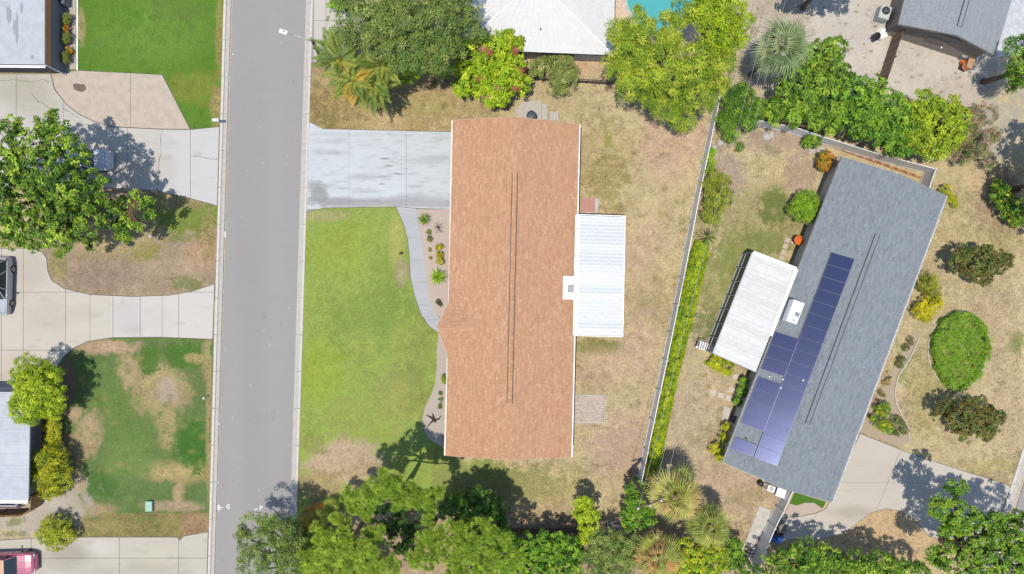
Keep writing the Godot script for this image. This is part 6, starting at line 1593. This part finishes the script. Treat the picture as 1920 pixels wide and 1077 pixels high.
	t = thing("chest_freezer", "square white chest by the lower vinyl fence gate", "chest", P(1457, 919, Y0), "", -.35)
	mb = MB.new(); mb.slab(Vector3(0, .42, 0), Vector3(.72, .8, .66), .03); part(t, "body", mb, M.wall_white, true)
	mb = MB.new(); mb.slab(Vector3(0, .85, 0), Vector3(.76, .08, .7), .02); part(t, "lid", mb, M.white, true)
	# white arched rack in the thicket
	t = thing("arched_rack", "white arched metal rack beside the lower vinyl fence", "rack", P(1408, 1046, Y0))
	var u := (P(1413, 1028, 0) - P(1396, 1075, 0)).normalized(); var sd := u.cross(Vector3.UP)
	for k in 7:
		var o := P(1397 + k * 2.6, 1072 - k * 7, 1.0) ; mb = MB.new()
		var arc := []
		for i in 7: arc.append(o + sd * cos(PI * i / 6) * .38 + Vector3(0, -.9 + .9 * sin(PI * i / 6) * .9 + .9 * .0, 0))
		mb.tube(arc, taper(.03, .03, 7), 6); part(t, "hoop", mb, M.white)
	for k in [-1, 1]:
		mb = MB.new(); mb.tube([P(1397, 1072, 1.0) + sd * k * .38 + Vector3(0, -.88, 0), P(1412.6, 1030, 1.0) + sd * k * .38 + Vector3(0, -.88, 0)], [.03, .03], 6); part(t, "side_rail", mb, M.white)
	# blue tarp bundle and bins behind the fence
	t = thing("tarp_bundle", "crumpled bright blue tarpaulin bundle beside the lower fence", "tarpaulin", P(1457, 1006, Y0))
	mb = MB.new(); mb.col = Color(1, 1, 1)
	var rings := []
	for j in 8:
		var row := []
		for i in 18:
			var a := TAU * i / 18; var ph := j / 7.0 * PI * .5; var d := Vector3(cos(a) * cos(ph), sin(ph), sin(a) * cos(ph))
			row.append(d * .5 * (1 + .5 * wob.get_noise_3d(d.x * 9, d.y * 9, d.z * 9)) * Vector3(1, 1.1, 1))
		rings.append(row)
	for j in 7:
		for i in 18: mb.quad(rings[j][(i + 1) % 18], rings[j][i], rings[j + 1][i], rings[j + 1][(i + 1) % 18])
	part(t, "sheet", mb, mat(C(40, 110, 206), .35), true)
	bin_("grey-brown round bin behind the lower fence", 1461, 984, .34, .9, mat(C(120, 116, 112), .6), mat(C(130, 126, 120), .6))
	bin_("black round bin beside the blue tarpaulin", 1456, 994, .28, .8, M.black, M.black)
	grass()

func LIMEY() -> Array: return [C(150, 180, 50, 1.15), C(120, 150, 46, 1.1)]
# upright tufts in the lawns and dry yards, coloured like the ground they stand on
func grass():
	var areas := [["dry_grass", "short dry straw-coloured grass of the back yards", [[1092, 240, 1205, 400], [1176, 240, 1290, 640], [1080, 635, 1236, 735], [1140, 735, 1215, 900], [1076, 800, 1215, 900], [850, 870, 1060, 975], [590, 150, 845, 242], [1340, 300, 1500, 470], [1260, 690, 1370, 900], [1730, 380, 1900, 600], [1700, 640, 1745, 760], [1860, 560, 1915, 860]], 24000],
		["lawn_grass", "short green grass of the front lawns", [[155, 5, 405, 235], [575, 400, 745, 640], [566, 560, 800, 930], [150, 660, 385, 1000], [300, 380, 400, 540], [110, 480, 300, 550]], 22000]]
	for q in areas:
		var tot := 0.0
		for r in q[2]: tot += (r[2] - r[0]) * (r[3] - r[1])
		var v := PackedVector3Array(); var n := PackedVector3Array(); var c := PackedColorArray()
		for r in q[2]:
			var cnt := int(q[3] * (r[2] - r[0]) * (r[3] - r[1]) / tot)
			for i in cnt:
				var px_ := rr(r[0], r[2]); var py_ := rr(r[1], r[3])
				var o := int(ground_map.my(py_)) * ground_map.w + int(ground_map.mx(px_))
				var f := rr(.95, 1.45)
				var base := Color(ground_map.r[o] * f, ground_map.g[o] * f, ground_map.b[o] * f)
				var at := P(px_, py_, Y0 + .012); var sz := rr(.05, .11) if q[0] == "dry_grass" else rr(.03, .06)
				for k in 4:
					var a := rr(0, TAU); var d := Vector3(cos(a), rr(.4, 1.1), sin(a)).normalized() * sz; var s := Vector3(-sin(a), 0, cos(a)) * sz * .28
					var nn := s.cross(d).normalized()
					if nn.y < 0: nn = -nn; s = -s
					v.append(at - s); v.append(at + d); v.append(at + s)
					for j in 3: n.append(nn); c.append(base)
		var a2 := []
		a2.resize(Mesh.ARRAY_MAX); a2[Mesh.ARRAY_VERTEX] = v; a2[Mesh.ARRAY_NORMAL] = n; a2[Mesh.ARRAY_COLOR] = c
		var m := ArrayMesh.new(); m.add_surface_from_arrays(Mesh.PRIMITIVE_TRIANGLES, a2)
		m.surface_set_material(0, M.leaf)
		var o2 := MeshInstance3D.new(); o2.name = q[0]; o2.mesh = m; add_child(o2)
		tag(o2, q[1], "grass"); stuff(o2)
